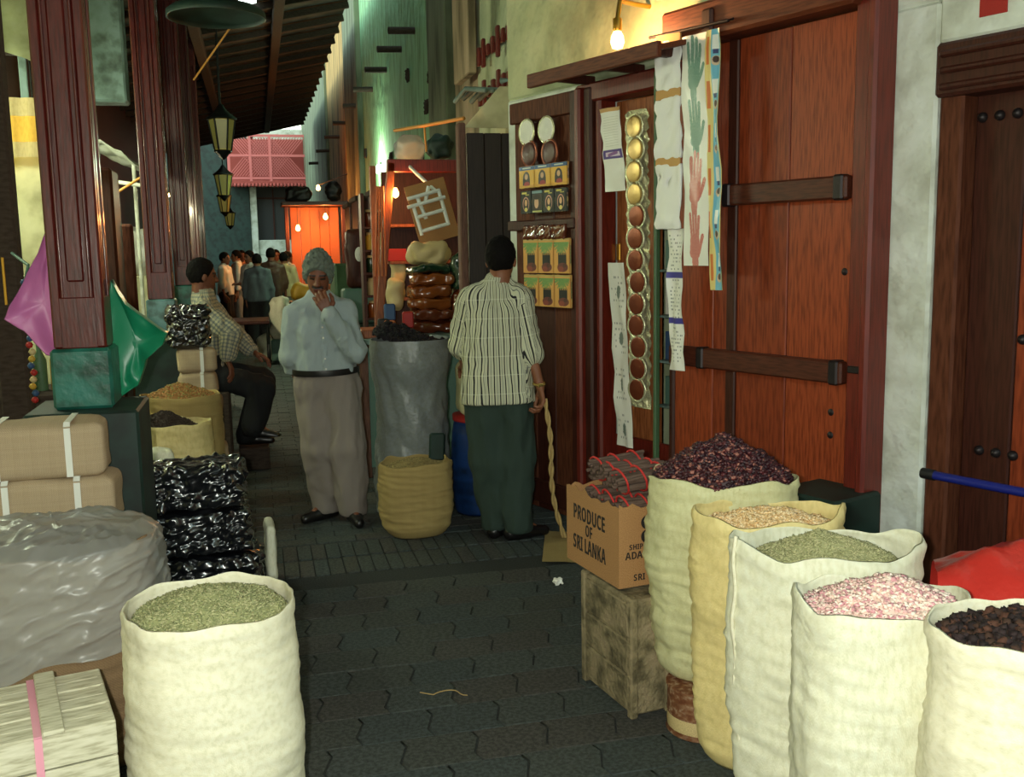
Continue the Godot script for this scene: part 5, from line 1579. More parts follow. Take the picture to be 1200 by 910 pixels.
func far_stalls() -> void:
	var b: MB
	# dark cabinets and goods between the jar rack and the orange stall
	for k in 3:
		var t := thing("dark_cabinet", ["tall dark cabinet nearest the jar rack", "tall dark cabinet in the middle by the green wall", "tall dark cabinet nearest the orange stall"][k], "cabinet", Vector3([1.5, 1.45, 1.5][k], 0, [-11.0, -12.4, -14.0][k]), 0.0, "dark cabinets")
		part(t, "body", boxm(Vector3(0.5, 2.2, 0.7), 0.01, Vector3(0, 1.1, 0)), M.wood_dark)
		for q in 2: part(t, "door", boxm(Vector3(0.22, 2.0, 0.02), 0.004, Vector3(-0.12 + q * 0.24, 1.1, 0.36)), M.wood_roof)
		part(t, "cornice", boxm(Vector3(0.56, 0.06, 0.76), 0.01, Vector3(0, 2.22, 0)), M.wood_roof)
	b = MB.new()
	b.rbox(Vector3(0, 0.28, 0), Vector3(0.24, 0.56, 0.16), 0.07, 12, func(q: Vector3, d: Vector3): return d * 0.01 * n3(q.x * 8.0, q.y * 8.0, q.z * 8.0))
	var ck := thing("wall_clock", "dark domed clock with a white oval face by the stalls", "clock", Vector3(0.95, 1.25, -9.62))
	part(ck, "case", b, M.wood_dark)
	b = MB.new()
	b.lathe([Vector2(0.001, 0.01), Vector2(0.05, 0.008), Vector2(0.055, 0.0)], 20, Vector3(0.0, 0.32, 0.085), 0.75, 1.25, Basis(Vector3.RIGHT, PI / 2))
	part(ck, "face", b, M.mat_white)
	crate_of("goods_chest", "pale teal chest under the dark clock", "chest", Vector3(0.95, 0.93, -9.6), Vector3(0.34, 0.32, 0.3), M.mat_teal)
	crate_of("goods_counter", "long dark counter under the teal chest", "counter", Vector3(1.15, 0, -9.9), Vector3(0.8, 0.92, 1.2), M.green_dark)
	crate_of("green_bundle", "pale green cloth bundle left of the dark clock", "bundle", Vector3(0.82, 0.93, -10.3), Vector3(0.16, 0.55, 0.16), M.mat_green, 0.3)
	crate_of("low_box", "tan low box below the counter near the old man", "box", Vector3(0.72, 0, -8.3), Vector3(0.3, 0.5, 0.3), M.burlap_tan)
	crate_of("orange_post", "orange painted post beside the old man", "post", Vector3(0.58, 0, -7.0), Vector3(0.06, 1.0, 0.06), M.wood_orange)
	# orange lit stall
	var o := thing("orange_stall", "booth of glowing orange boards lit by bare bulbs", "stall", Vector3(1.2, 0, -21.0))
	for k in 5: part(o, "board", boxm(Vector3(0.19, 2.1, 0.05), 0.006, Vector3(-0.38 + k * 0.195, 1.45, 0)), M.mat_orange)
	part(o, "counter", boxm(Vector3(1.1, 0.95, 0.5), 0.01, Vector3(0, 0.475, 0.3)), M.wood_orange)
	part(o, "roof", boxm(Vector3(1.3, 0.08, 0.9), 0.01, Vector3(0, 2.55, 0.2)), M.wood_dark)
	part(o, "post", boxm(Vector3(0.08, 2.5, 0.08), 0.01, Vector3(-0.56, 1.25, 0.4)), M.wood_dark)
	part(o, "post", boxm(Vector3(0.08, 2.5, 0.08), 0.01, Vector3(0.56, 1.25, 0.4)), M.wood_dark)
	for k in 2:
		var l := thing("light_bulb", ["glowing bulb at the left of the orange booth", "glowing bulb at the upper right of the orange booth"][k], "lamp", Vector3([0.85, 1.4][k], [2.08, 2.3][k], -20.5), 0.0, "bulbs of the orange booth")
		b = MB.new()
		b.lathe([Vector2(0.001, -0.07), Vector2(0.04, -0.05), Vector2(0.05, -0.015), Vector2(0.02, 0.06)], 14)
		part(l, "bulb", b, M.bulb_glow)
		b = MB.new()
		b.tube([Vector3(0, 0.05, 0), Vector3(0, [0.43, 0.21][k], 0)], 0.006, 5)
		part(l, "cord", b, M.black_rubber)
		lamp(Vector3([0.85, 1.4][k], [2.08, 2.3][k] - 0.02, -20.42), Color(1.0, 0.62, 0.32), [1.2, 1.8][k], 0.05, "booth_light")
	solo("dark_bundle", "black bundle on the roof of the orange booth, left", "bundle", puffy(Vector3(0.5, 0.3, 0.4), 0.04, 5.0, 5.0), M.mat_black, at(Vector3(0.9, 2.6, -20.9)))
	solo("dark_bundle", "black bundle on the roof of the orange booth, right", "bundle", puffy(Vector3(0.3, 0.4, 0.3), 0.04, 5.0, 9.0), M.mat_black, at(Vector3(1.6, 2.6, -20.8)))
	lamp(Vector3(1.35, 3.0, -22.6), Color(1.0, 0.6, 0.26), 1.8, 0.06, "booth_back_light")
	var bl := thing("light_bulb", "glowing bulb behind the orange booth", "lamp", Vector3(1.42, 3.0, -22.7), 0.0, "bulbs of the orange booth")
	b = MB.new()
	b.lathe([Vector2(0.001, -0.07), Vector2(0.04, -0.05), Vector2(0.05, -0.015), Vector2(0.02, 0.06)], 14)
	part(bl, "bulb", b, M.bulb_glow)
	b = MB.new()
	b.tube([Vector3(0, 0.05, 0), Vector3(0.66, 0.3, 0)], 0.012, 6)
	part(bl, "arm", b, M.black_rubber)
	# goods in the middle distance
	solo("white_sack", "tall white sack standing beside the alley near the crowd", "sack", puffy(Vector3(0.3, 0.62, 0.3), 0.04, 5.0, 21.0), M.sack_pale, at(Vector3(0.32, 0.32, -15.2)))
	crate_of("green_box", "pale green box under the tall white sack", "box", Vector3(0.32, 0, -15.2), Vector3(0.32, 0.33, 0.32), M.mat_teal)
	solo("white_bundle", "cream bundle left of the pale green box", "bundle", puffy(Vector3(0.22, 0.4, 0.26), 0.03, 5.0, 25.0), M.sack_pale, at(Vector3(0.08, 0, -15.2)))
	solo("yellow_bale", "yellow lit bale of goods right of the tall white sack", "bale", puffy(Vector3(0.5, 0.26, 0.4), 0.03, 5.0, 28.0), M.mat_yellow, at(Vector3(0.75, 0.86, -15.6)))
	crate_of("bale_table", "dark table under the yellow lit bale", "table", Vector3(0.75, 0, -15.6), Vector3(0.6, 0.86, 0.5), M.wood_dark)
	# porter's hand cart
	var c := thing("hand_cart", "dark hand cart standing before the crowd", "cart", Vector3(-0.2, 0, -15.0))
	part(c, "platform", boxm(Vector3(0.7, 0.05, 0.9), 0.01, Vector3(0, 0.62, 0)), M.wood_dark)
	for x in [-0.32, 0.32]:
		b = MB.new()
		b.tube([Vector3(x, 0.62, 0.4), Vector3(x, 0.1, 0.35)], 0.025, 6)
		part(c, "leg", b, M.black_metal)
		b = MB.new()
		b.lathe([Vector2(0.05, -0.02), Vector2(0.15, -0.025), Vector2(0.17, 0.0), Vector2(0.15, 0.025), Vector2(0.05, 0.02)], 20, Vector3(x, 0.171, 0.3), 1, 1, Basis(Vector3.BACK, PI / 2))
		part(c, "wheel", b, M.black_rubber)
		b = MB.new()
		b.tube([Vector3(x, 0.62, -0.4), Vector3(x, 0.05, -0.4)], 0.02, 6)
		part(c, "leg", b, M.black_metal)

func lanterns() -> void:
	var b: MB
	var ps := [Vector3(-0.29, 2.9, -11.9), Vector3(-0.46, 2.74, -18.0), Vector3(-0.6, 2.66, -23.2), Vector3(-0.62, 2.5, -28.5)]
	for k in 4:
		var t := thing("lantern", ["nearest black lantern with six yellowish panes hanging over the alley", "second black lantern in the hanging row", "third black lantern in the hanging row", "farthest black lantern in the hanging row"][k], "lantern", ps[k], 0.0, "hanging lanterns")
		b = MB.new()
		b.lathe([Vector2(0.001, 0.36), Vector2(0.03, 0.34), Vector2(0.05, 0.3), Vector2(0.1, 0.25), Vector2(0.17, 0.2), Vector2(0.17, 0.18), Vector2(0.001, 0.18)], 6)
		part(t, "cap", b, M.black_metal)
		b = MB.new()
		b.lathe([Vector2(0.001, -0.26), Vector2(0.03, -0.24), Vector2(0.06, -0.2), Vector2(0.1, -0.17), Vector2(0.1, -0.15), Vector2(0.001, -0.15)], 6)
		part(t, "base", b, M.black_metal)
		for q in 6:
			var a0 := TAU * q / 6
			var a1 := TAU * (q + 1) / 6
			var lo0 := Vector3(cos(a0) * 0.09, -0.15, sin(a0) * 0.09)
			var hi0 := Vector3(cos(a0) * 0.145, 0.18, sin(a0) * 0.145)
			b = MB.new()
			b.tube([lo0, hi0], 0.011, 5)
			part(t, "bar", b, M.black_metal)
			b = MB.new()
			var lo1 := Vector3(cos(a1) * 0.09, -0.15, sin(a1) * 0.09)
			var hi1 := Vector3(cos(a1) * 0.145, 0.18, sin(a1) * 0.145)
			b.quad(lo0 * 0.97, lo1 * 0.97, hi1 * 0.97, hi0 * 0.97, Vector3(cos((a0 + a1) / 2), 0, sin((a0 + a1) / 2)))
			part(t, "pane", b, M.lantern_glass)
		b = MB.new()
		b.tube([Vector3(0, 0.35, 0), Vector3(0, 5.41 + 0.22 * ps[k].x - ps[k].y, 0)], 0.009, 5)
		part(t, "chain", b, M.black_metal)
		if k < 2: lamp(ps[k], Color(1.0, 0.9, 0.5), 0.06, 0.05, "lantern_added_light")  # faint light added to match the pane glow
	var d := thing("round_lamp_shade", "large flat round dark green metal shade hanging under the roof", "lamp shade", Vector3(-0.18, 3.3, -7.6))
	b = MB.new()
	b.lathe([Vector2(0.001, 0.06), Vector2(0.12, 0.055), Vector2(0.3, 0.01), Vector2(0.34, -0.02), Vector2(0.34, -0.06), Vector2(0.33, -0.06), Vector2(0.32, -0.03), Vector2(0.1, 0.03), Vector2(0.001, 0.035)], 36)
	part(d, "dish", b, M.green_dark)
	b = MB.new()
	b.tube([Vector3(0, 0.05, 0), Vector3(0, 2.0, 0)], 0.015, 6)
	part(d, "rod", b, M.black_metal)
	b = MB.new()
	b.tube([Vector3(-0.5, 3.3, -10.6), Vector3(-0.1, 3.75, -10.2)], 0.01, 6)
	b.tube([Vector3(-0.1, 3.75, -10.2), Vector3(-0.1, 5.4, -10.2)], 0.006, 5)
	solo("hanging_stick", "thin pale stick hanging aslant under the roof", "stick", b, M.bamboo)

func left_shops() -> void:
	var b: MB
	# post at the left edge
	var p := thing("shop_post", "dark weathered wooden post at the left edge", "post", Vector3(-1.235, 0, -5.6))
	part(p, "post", boxm(Vector3(0.14, 3.6, 0.12), 0.012, Vector3(0, 1.8, 0)), M.wood_roof)
	part(p, "metal_strip", boxm(Vector3(0.014, 0.24, 0.006), 0.002, Vector3(0.0, 1.48, 0.063)), M.brass)
	# white partition and the yellow valance above it
	struct("wall_left_partition", boxm(Vector3(1.35, 2.3, 0.1), 0.01, Vector3(-2.05, 1.15, -7.75)), M.plaster_cream, "pale partition between two shops on the left")
	var v := thing("valance", "banded yellow and tan cloth valance above the pale partition", "valance", Vector3(-1.55, 2.27, -7.5))
	for k in 3:
		b = MB.new()
		b.grid(20, 3, func(u: float, w: float): return Vector3(lerpf(-0.5, 0.26, u), [0.0, 0.1, 0.27][k] + [0.1, 0.17, 0.12][k] * w, 0.015 * sin(u * 40.0) + 0.004 * k), false, false)
		part(v, "band", b, M[["cloth_tan", "cloth_yellow", "cloth_tan"][k]])
	for x in [-0.03, 0.1]: part(v, "strut", boxm(Vector3(0.05, 0.34, 0.02), 0.004, Vector3(x, 0.52, -0.02)), M.grey_blue)
	part(v, "rail", boxm(Vector3(0.9, 0.06, 0.05), 0.006, Vector3(-0.1, 0.7, -0.03)), M.wood_roof)
	var aw := thing("awning", "pale green cloth awning in the upper left corner", "awning", Vector3(-1.5, 2.75, -7.0))
	b = MB.new()
	b.grid(20, 14, func(u: float, w: float): return Vector3(lerpf(-0.9, 0.26, u), 0.02 + 0.75 * w - 0.06 * sin(u * PI * 2.0) + 0.1 * (1.0 - u), lerpf(0.2, -0.4, w) + 0.03 * n3(u * 5.0, w * 3.0, 1.0)), false, false)
	part(aw, "cloth", b, M.awning_green)
	b = MB.new()
	b.tube([Vector3(-0.9, 0.8, -0.4), Vector3(0.3, 0.72, -0.4)], 0.02, 6)
	part(aw, "pole", b, M.wood_roof)
	# things between the first two columns
	struct("wall_left_pier", boxm(Vector3(0.35, 2.4, 0.3), 0.02, Vector3(-1.25, 4.2, -10.2)), M.grey_blue, "grey blue pier high between two columns")
	var f := thing("stall_canopy", "white cloth canopy on a pale frame between two columns", "canopy", Vector3(-1.15, 2.4, -9.8))
	b = MB.new()
	b.grid(14, 10, func(u: float, w: float): return Vector3(lerpf(-0.5, 0.28, u), 0.28 - 0.36 * u + 0.06 * w + 0.05 * n3(u * 4.0, w * 3.0, 5.0), lerpf(-0.6, 0.3, w)), false, false)
	part(f, "cloth", b, M.white_paint)
	for k in [[Vector3(-0.3, -2.4, 0.2), Vector3(-0.3, 0.2, 0.2)], [Vector3(0.1, -2.4, -0.2), Vector3(0.1, 0.05, -0.2)], [Vector3(-0.4, -0.1, 0.3), Vector3(0.25, -0.2, 0.3)]]:
		b = MB.new()
		b.tube(k, 0.02, 6)
		part(f, "strut", b, M.white_paint)
	b = MB.new()
	b.tube([Vector3(-1.15, 2.08, -9.0), Vector3(-0.88, 2.25, -9.0)], 0.012, 6)
	b.tube([Vector3(-1.12, 0.0, -9.02), Vector3(-1.12, 2.1, -9.0)], 0.014, 6)
	solo("orange_pole", "thin orange pole leaning between two columns", "pole", b, M.bamboo)
	crate_of("tall_cupboard", "tall dark brown cupboard right behind the first column", "cupboard", Vector3(-1.12, 0, -8.3), Vector3(0.22, 2.25, 0.4), M.wood_dark)
	crate_of("brown_board", "brown board standing beside the tall dark cupboard", "board", Vector3(-1.03, 0, -8.7), Vector3(0.16, 1.85, 0.06), M.wood_old)
	solo("white_bale", "white plastic wrapped bale on a stand between two columns", "bale", puffy(Vector3(0.3, 0.45, 0.3), 0.05, 5.0, 33.0), M.mat_white, at(Vector3(-1.12, 1.4, -10.8)))
	crate_of("bale_stand", "pale stand under the white plastic wrapped bale", "stand", Vector3(-1.12, 0, -10.8), Vector3(0.4, 1.39, 0.4), M.plaster_cream)
	# shelf of goods left of the first column, and a bead garland
	crate_of("goods_shelf", "dark goods shelf between the post and the first column", "shelf", Vector3(-1.35, 0, -6.1), Vector3(0.7, 0.86, 0.4), M.wood_roof)
	for k in 5:
		solo("bottle", ["leftmost bottle on the dark goods shelf", "second bottle from the left on the dark goods shelf", "middle bottle on the dark goods shelf", "second bottle from the right on the dark goods shelf", "rightmost bottle on the dark goods shelf"][k], "bottle", (func():
			var q := MB.new()
			q.lathe([Vector2(0.001, 0), Vector2(0.035, 0), Vector2(0.035, 0.17), Vector2(0.014, 0.22), Vector2(0.014, 0.28), Vector2(0.001, 0.28)], 14)
			return q).call(), M[["mat_orange", "amber_bag", "mat_green", "mat_yellow", "brown_bag"][k]], at(Vector3(-1.36 + k * 0.085, 0.862, -5.98)), "bottles on the goods shelf")
	var gl := thing("bead_garland", "garland of red, blue and yellow beads hanging by the left post", "garland", Vector3(-1.09, 0.88, -5.3))
	for k in 18:
		b = MB.new()
		b.lathe([Vector2(0.001, -0.017), Vector2(0.012, -0.012), Vector2(0.018, 0.0), Vector2(0.012, 0.012), Vector2(0.001, 0.017)], 8, Vector3(0.006 * sin(k * 2.1), 0.02 + k * 0.034, 0))
		part(gl, "bead", b, M[["mat_red", "mat_blue", "mat_yellow", "mat_cream"][k % 4]])
	b = MB.new()
	b.tube([Vector3(0, 0.6, 0), Vector3(0.02, 0.68, 0.0), Vector3(-0.09, 0.74, -0.2)], 0.008, 6)
	part(gl, "cord", b, M.mat_teal)
	# fluorescent tube of the left shop, and a bulb between the far columns
	for q in 2:
		var tz: float = [-6.2, -8.55][q]  # second tube is added out of sight to brighten the canopy
		var tb := thing("fluorescent_tube", ["fluorescent tube hanging before the pale partition of the left shop", "added fluorescent tube hidden behind the yellow valance to light the canopy"][q], "lamp", Vector3([-2.1, -1.6][q], [2.65, 2.5][q], tz), 0.0, "fluorescent tubes")
		b = MB.new()
		b.tube([Vector3(0, 0, -0.5), Vector3(0, 0, 0.5)], 0.018, 8)
		part(tb, "tube", b, M.tube_glow)
		part(tb, "fitting", boxm(Vector3(0.06, 0.05, 1.1), 0.006, Vector3(0, 0.05, 0)), M.white_paint)
		b = MB.new()
		b.tube([Vector3(0, 0.07, 0), Vector3(0, [2.32, 2.58][q], 0)], 0.008, 5)
		part(tb, "rod", b, M.black_metal)
		for k in 3: lamp(Vector3([-2.1, -1.6][q], [2.6, 2.45][q], tz + 0.4 - 0.4 * k), Color(0.94, 1.0, 0.86), 0.8, 0.05, "tube_light")
	var bl := thing("light_bulb", "bright bulb glowing between the second and third column", "lamp", Vector3(-1.0, 2.34, -12.9))
	b = MB.new()
	b.lathe([Vector2(0.001, -0.06), Vector2(0.04, -0.04), Vector2(0.045, 0.0), Vector2(0.02, 0.06)], 14)
	part(bl, "bulb", b, M.bulb_glow)
	b = MB.new()
	b.tube([Vector3(0, 0.05, 0), Vector3(0, 2.6, 0)], 0.006, 5)
	part(bl, "cord", b, M.black_rubber)
	b = MB.new()
	b.lathe([Vector2(0.03, 0.1), Vector2(0.06, 0.09), Vector2(0.2, 0.0), Vector2(0.205, -0.02), Vector2(0.195, -0.02), Vector2(0.06, 0.075)], 20)
	part(bl, "shade", b, M.teal_paint)  # added to keep the bulb light off the roof
	lamp(Vector3(-1.0, 2.3, -12.85), Color(1.0, 0.96, 0.78), 4.0, 0.05, "column_bulb_light")
	# plastic bags at the first column
	bag_hung("pink_bag", "pink plastic bag hanging left of the first red column", Vector3(-0.85, 1.3, -4.46), M.bag_pink, [Vector2(0.07, 0.5), Vector2(-0.0, 0.32), Vector2(-0.09, 0.16), Vector2(-0.15, 0.05), Vector2(-0.08, 0.0), Vector2(0.0, -0.1), Vector2(0.09, -0.14), Vector2(0.12, 0.1)], 0.05)
	bag_hung("green_bag", "green plastic bag hanging right of the first red column", Vector3(-0.54, 1.2, -4.5), M.bag_green, [Vector2(-0.05, 0.3), Vector2(0.0, 0.2), Vector2(0.09, 0.12), Vector2(0.16, 0.07), Vector2(0.14, 0.02), Vector2(0.07, -0.04), Vector2(0.03, -0.15), Vector2(-0.05, -0.2), Vector2(-0.1, 0.0)], 0.05)

# ---------------------------------------------------------------- people
func hand_bones(out: Array, w: Vector3, dir: Vector3, nrm: Vector3, thumb: Vector3, curl: float, s := 1.0) -> void:
	var d := dir.normalized()
	var x := (thumb - d * thumb.dot(d)).normalized()
	var n := (nrm - d * nrm.dot(d) - x * nrm.dot(x)).normalized()
	for i in 4:
		var kn := w + d * (0.088 - 0.005 * absf(i - 1.0)) * s + x * (0.03 - 0.02 * i) * s
		out.append([w + x * (0.014 - 0.009 * i) * s + d * 0.005, kn, 0.0135 * s, 0.0105 * s])
		var k: float = [0.95, 1.06, 1.0, 0.8][i]
		var p := kn
		var a := 0.0
		for q in 3:
			a += curl * [0.8, 1.2, 0.8][q]
			var e: Vector3 = p + (d * cos(a) + n * sin(a) + x * (0.08 - 0.05 * i)).normalized() * [0.043, 0.027, 0.02][q] * k * s
			out.append([p, e, 0.0098 * s - 0.0008 * q, 0.009 * s - 0.0008 * q])
			p = e
	var a0 := w + x * 0.016 * s + d * 0.02 * s
	var a1 := a0 + (x * 0.75 + d * 0.6 + n * 0.25).normalized() * 0.045 * s
	var a2 := a1 + (x * 0.25 + d * 0.9 + n * 0.35).normalized() * 0.03 * s
	var a3 := a2 + (d * 0.95 + n * 0.4).normalized() * 0.025 * s
	out.append([a0, a1, 0.015 * s, 0.012 * s]); out.append([a1, a2, 0.0115 * s, 0.0105 * s]); out.append([a2, a3, 0.0105 * s, 0.009 * s])

func bounds(bones: Array, pad: float) -> Array:
	var lo := Vector3(99, 99, 99)
	var hi := -lo
	for q in bones:
		var r := maxf(q[2], q[3]) + pad
		for e in 2:
			lo = lo.min(q[e] - Vector3(r, r, r)); hi = hi.max(q[e] + Vector3(r, r, r))
	return [lo, hi]

func field_of(bones: Array, cell: float, k: float) -> Field:
	var bb := bounds(bones, 0.03 + cell * 2.0)
	var f := Field.new(bb[0], bb[1], cell)
	for q in bones: f.cap(q[0], q[1], q[2], q[3], q[4] if q.size() > 4 else k)
	return f

func person(label: String, base: Vector3, J: Dictionary, L: Dictionary) -> Node3D:
	var t := thing("person", label, "person", base, 0.0, L.get("group", ""))
	var cell: float = L.get("cell", 0.012)
	var fine: float = L.get("fine", 0.005)
	var j := {}
	for k in J:
		if k in ["toe", "hdir", "hnrm", "hthumb", "face", "up"]: j[k] = J[k]
		elif J[k] is Array: j[k] = [J[k][0] - base, J[k][1] - base]
		else: j[k] = J[k] - base
	var skin: Color = L.skin
	var hipm: Vector3 = (j.hip[0] + j.hip[1]) / 2
	var shm: Vector3 = (j.sh[0] + j.sh[1]) / 2
	var spine := (shm - hipm).normalized()
	var side: Vector3 = (j.sh[1] - j.sh[0]).normalized()
	var fat: float = L.get("fat", 1.0)
	# body: limbs, trunk, then head and hands at finer steps, in one mesh
	var body := []
	for s in 2:
		body.append([j.hip[s], j.knee[s], 0.05, 0.042]); body.append([j.knee[s], j.ank[s], 0.042, 0.032])
		body.append([j.sh[s], j.elb[s], 0.03, 0.032]); body.append([j.elb[s], j.wri[s], 0.034 if L.get("sleeve", 0.95) < 0.5 else 0.026, 0.025])
		body.append([hipm.lerp(j.hip[s], 0.8), shm.lerp(j.sh[s], 0.4) - spine * 0.1, 0.06, 0.06])
		body.append([j.neck - spine * 0.03, j.sh[s] - spine * 0.01, 0.03, 0.028])
		body.append([j.ank[s], j.ank[s] + j.toe[s] * 0.1 - Vector3(0, 0.03, 0), 0.034, 0.022])
	body.append([j.neck - spine * 0.05, j.head - spine * 0.05, 0.056, 0.05])
	var mb := MB.new()
	var f := field_of(body, cell, 0.03)
	f.mesh(mb, func(_p): return skin)
	var fd: Vector3 = j.face
	var hu: Vector3 = j.up
	var hx := hu.cross(fd).normalized()
	hu = fd.cross(hx).normalized()
	var B := Basis(hx, hu, fd.normalized())
	var hc: Vector3 = j.head
	f = Field.new(hc - Vector3(0.15, 0.2, 0.15), hc + Vector3(0.15, 0.15, 0.15), fine)
	f.ell(hc + B * Vector3(0, 0.015, -0.012), Vector3(0.073, 0.096, 0.093), B, 0.02)
	f.ell(hc + B * Vector3(0, -0.05, 0.028), Vector3(0.054, 0.068, 0.058), B, 0.03)
	f.cap(hc + B * Vector3(-0.035, 0.016, 0.072), hc + B * Vector3(0.035, 0.016, 0.072), 0.013, 0.013, 0.015)
	f.cap(hc + B * Vector3(0, 0.005, 0.085), hc + B * Vector3(0, -0.034, 0.103), 0.008, 0.012, 0.012)
	f.cap(hc + B * Vector3(-0.012, -0.038, 0.092), hc + B * Vector3(0.012, -0.038, 0.092), 0.009, 0.009, 0.01)
	f.cap(hc + B * Vector3(-0.02, -0.066, 0.08), hc + B * Vector3(0.02, -0.066, 0.08), 0.008, 0.008, 0.006)
	f.ell(hc + B * Vector3(0, -0.1, 0.06), Vector3(0.024, 0.02, 0.022), B, 0.02)
	for s in [-1.0, 1.0]:
		f.ell(hc + B * Vector3(s * 0.074, -0.015, -0.004), Vector3(0.011, 0.031, 0.02), B, 0.008)
	f.cap(hc + B * Vector3(0, -0.06, -0.02), hc + B * Vector3(0, -0.145, -0.02), 0.054, 0.052, 0.02)
	var stash: bool = L.get("moustache", false)
	var Bi := B.transposed()
	f.mesh(mb, func(p):
		var q: Vector3 = Bi * (p - hc)
		if q.z > 0.05:
			for s in [-1.0, 1.0]:
				if absf(q.x - s * 0.031) < 0.014 and absf(q.y + 0.004) < 0.006: return lin(30, 22, 20)
				if absf(q.x - s * 0.032) < 0.02 and absf(q.y - 0.018) < 0.005: return lin(26, 20, 18)
			if absf(q.x) < 0.022 and absf(q.y + 0.066) < 0.007: return skin * Color(0.75, 0.5, 0.5)
			if stash and absf(q.x) < 0.032 and absf(q.y + 0.052) < 0.008: return lin(40, 36, 34)
		return skin)
	for s in 2:
		var hb := []
		hand_bones(hb, j.wri[s], j.hdir[s], j.hnrm[s], j.hthumb[s], L.get("curl", [0.4, 0.4])[s])
		hb.append([j.wri[s] - (j.wri[s] - j.elb[s]).normalized() * 0.05, j.wri[s] + j.hdir[s].normalized() * 0.01, 0.027, 0.022])
		f = field_of(hb, L.get("hcell", 0.0045), 0.008)
		f.mesh(mb, func(_p): return skin)
	part(t, "body", mb, M.skin)
	# hair
	f = Field.new(hc - Vector3(0.15, 0.15, 0.15), hc + Vector3(0.15, 0.16, 0.15), L.get("hair_cell", 0.007))
	f.ell(hc + B * Vector3(0, 0.02, -0.016), Vector3(0.081, 0.103 + L.get("hair_up", 0.0), 0.1), B, 0.01)
	f.wrinkle(nz, Vector3(40, 40, 40), L.get("hair_rough", 0.006))
	f.cut(B * Vector3(0, -0.5, 0.866), hc + B * Vector3(0, L.get("hairline", 0.03), 0.045))
	f.cut(-hu, hc - hu * L.get("hair_low", 0.055))
	mb = MB.new()
	f.mesh(mb)
	part(t, "hair", mb, L.hair)
	# trousers
	var tr := []
	var lw: Array = L.get("leg_r", [0.088, 0.085, 0.078])
	for s in 2:
		tr.append([hipm + (j.hip[s] - hipm) * 0.75 + spine * 0.1, j.hip[s], 0.105 * fat, 0.1 * fat])
		tr.append([j.hip[s], j.knee[s], lw[0], lw[1]]); tr.append([j.knee[s], j.ank[s], lw[1], lw[2], 0.02])
	f = field_of(tr, cell, 0.04)
	f.wrinkle(nz, Vector3(9, 3, 9), 0.02)
	f.wrinkle(nz, Vector3(20, 7, 20), 0.008)
	if L.has("waist"): f.cut(spine, hipm + spine * L.waist)
	f.cut(Vector3(0, -1, 0), Vector3(0, L.get("cuff_y", 0.045), 0))
	mb = MB.new()
	f.mesh(mb)
	part(t, "trousers", mb, L.trousers)
	# shirt
	var sb := []
	var arm_r: Array = L.get("arm_r", [0.06, 0.054, 0.045])
	var low: Vector3 = hipm + spine * L.get("shirt_low", 0.1)
	var sl: float = L.get("sleeve", 0.95)
	for s in 2:
		sb.append([low + (j.hip[s] - hipm) * L.get("low_w", 0.72), shm.lerp(j.sh[s], 0.42) - spine * 0.1, L.get("low_r", 0.112) * fat, 0.108 * fat, 0.05])
		sb.append([j.neck - spine * 0.02, j.sh[s], 0.06, 0.06, 0.04])
		sb.append([j.sh[s], j.elb[s], arm_r[0], arm_r[1], 0.025])
		var e: Vector3 = j.elb[s].lerp(j.wri[s], sl)
		sb.append([j.elb[s], e, arm_r[1], arm_r[2], 0.02])
	sb.append([j.neck - spine * 0.02, j.neck + spine * 0.012, 0.07, 0.06, 0.02])
	f = field_of(sb, cell, 0.03)
	f.wrinkle(nz, Vector3(10, 4, 10), 0.016)
	f.wrinkle(nz, Vector3(22, 12, 22), 0.008)
	if L.has("hem"): f.cut(-spine, hipm + spine * L.hem)
	var uvf = null
	if L.get("uv", false):
		uvf = func(p):
			var best := 9.0
			var res := Vector2.ZERO
			for s in 2:
				for q in [[j.sh[s], j.elb[s]], [j.elb[s], j.wri[s]]]:
					var ba: Vector3 = q[1] - q[0]
					var tt := clampf((p - q[0]).dot(ba) / ba.length_squared(), 0.0, 1.0)
					var dd: Vector3 = p - q[0] - ba * tt
					if dd.length() < 0.085 and dd.length() < best and (tt > 0.12 or (p - shm).dot(side) * (s * 2 - 1) > 0.16):
						best = dd.length()
						var ax := ba.normalized()
						var e1 := ax.cross(Vector3(0.2, 0.1, 1)).normalized()
						var e2 := ax.cross(e1)
						res = Vector2(atan2(dd.dot(e1), dd.dot(e2)) * 0.06, (p - q[0]).dot(ax))
			if best < 9.0: return res
			var c: Vector3 = hipm + spine * (p - hipm).dot(spine)
			var fw := side.cross(spine)
			var ang := atan2((p - c).dot(side), (p - c).dot(fw) * L.get("uv_sign", 1.0))
			return Vector2(ang * 0.15, (p - hipm).dot(spine))
	mb = MB.new()
	f.mesh(mb, null, uvf)
	var shirt := part(t, "shirt", mb, L.shirt)
	if L.get("placket", false):
		var fwd: Vector3 = side.cross(spine).normalized()
		var hit := func(a: float, y: float) -> Vector3:
			var q: Vector3 = hipm.lerp(shm, y) + side * a + fwd * 0.24
			for n in 120:
				var g: Vector3 = (q - f.o) / f.h
				var i: int = (int(g.z) * f.ny + int(g.y)) * f.nx + int(g.x)
				if i >= 0 and i < f.f.size() and f.f[i] < 0.0: break
				q -= fwd * 0.003
			return q + fwd * 0.005
		mb = MB.new()
		mb.grid(4, 22, func(u: float, w: float): return hit.call(lerpf(-0.016, 0.016, u), lerpf(0.22, 0.98, w)), false, false)
		part(shirt, "placket", mb, L.shirt)
		mb = MB.new()
		mb.grid(8, 8, func(u: float, w: float): return hit.call(lerpf(0.055, 0.135, u), lerpf(0.5, 0.72, w)), false, false)
		part(shirt, "pocket", mb, L.shirt)
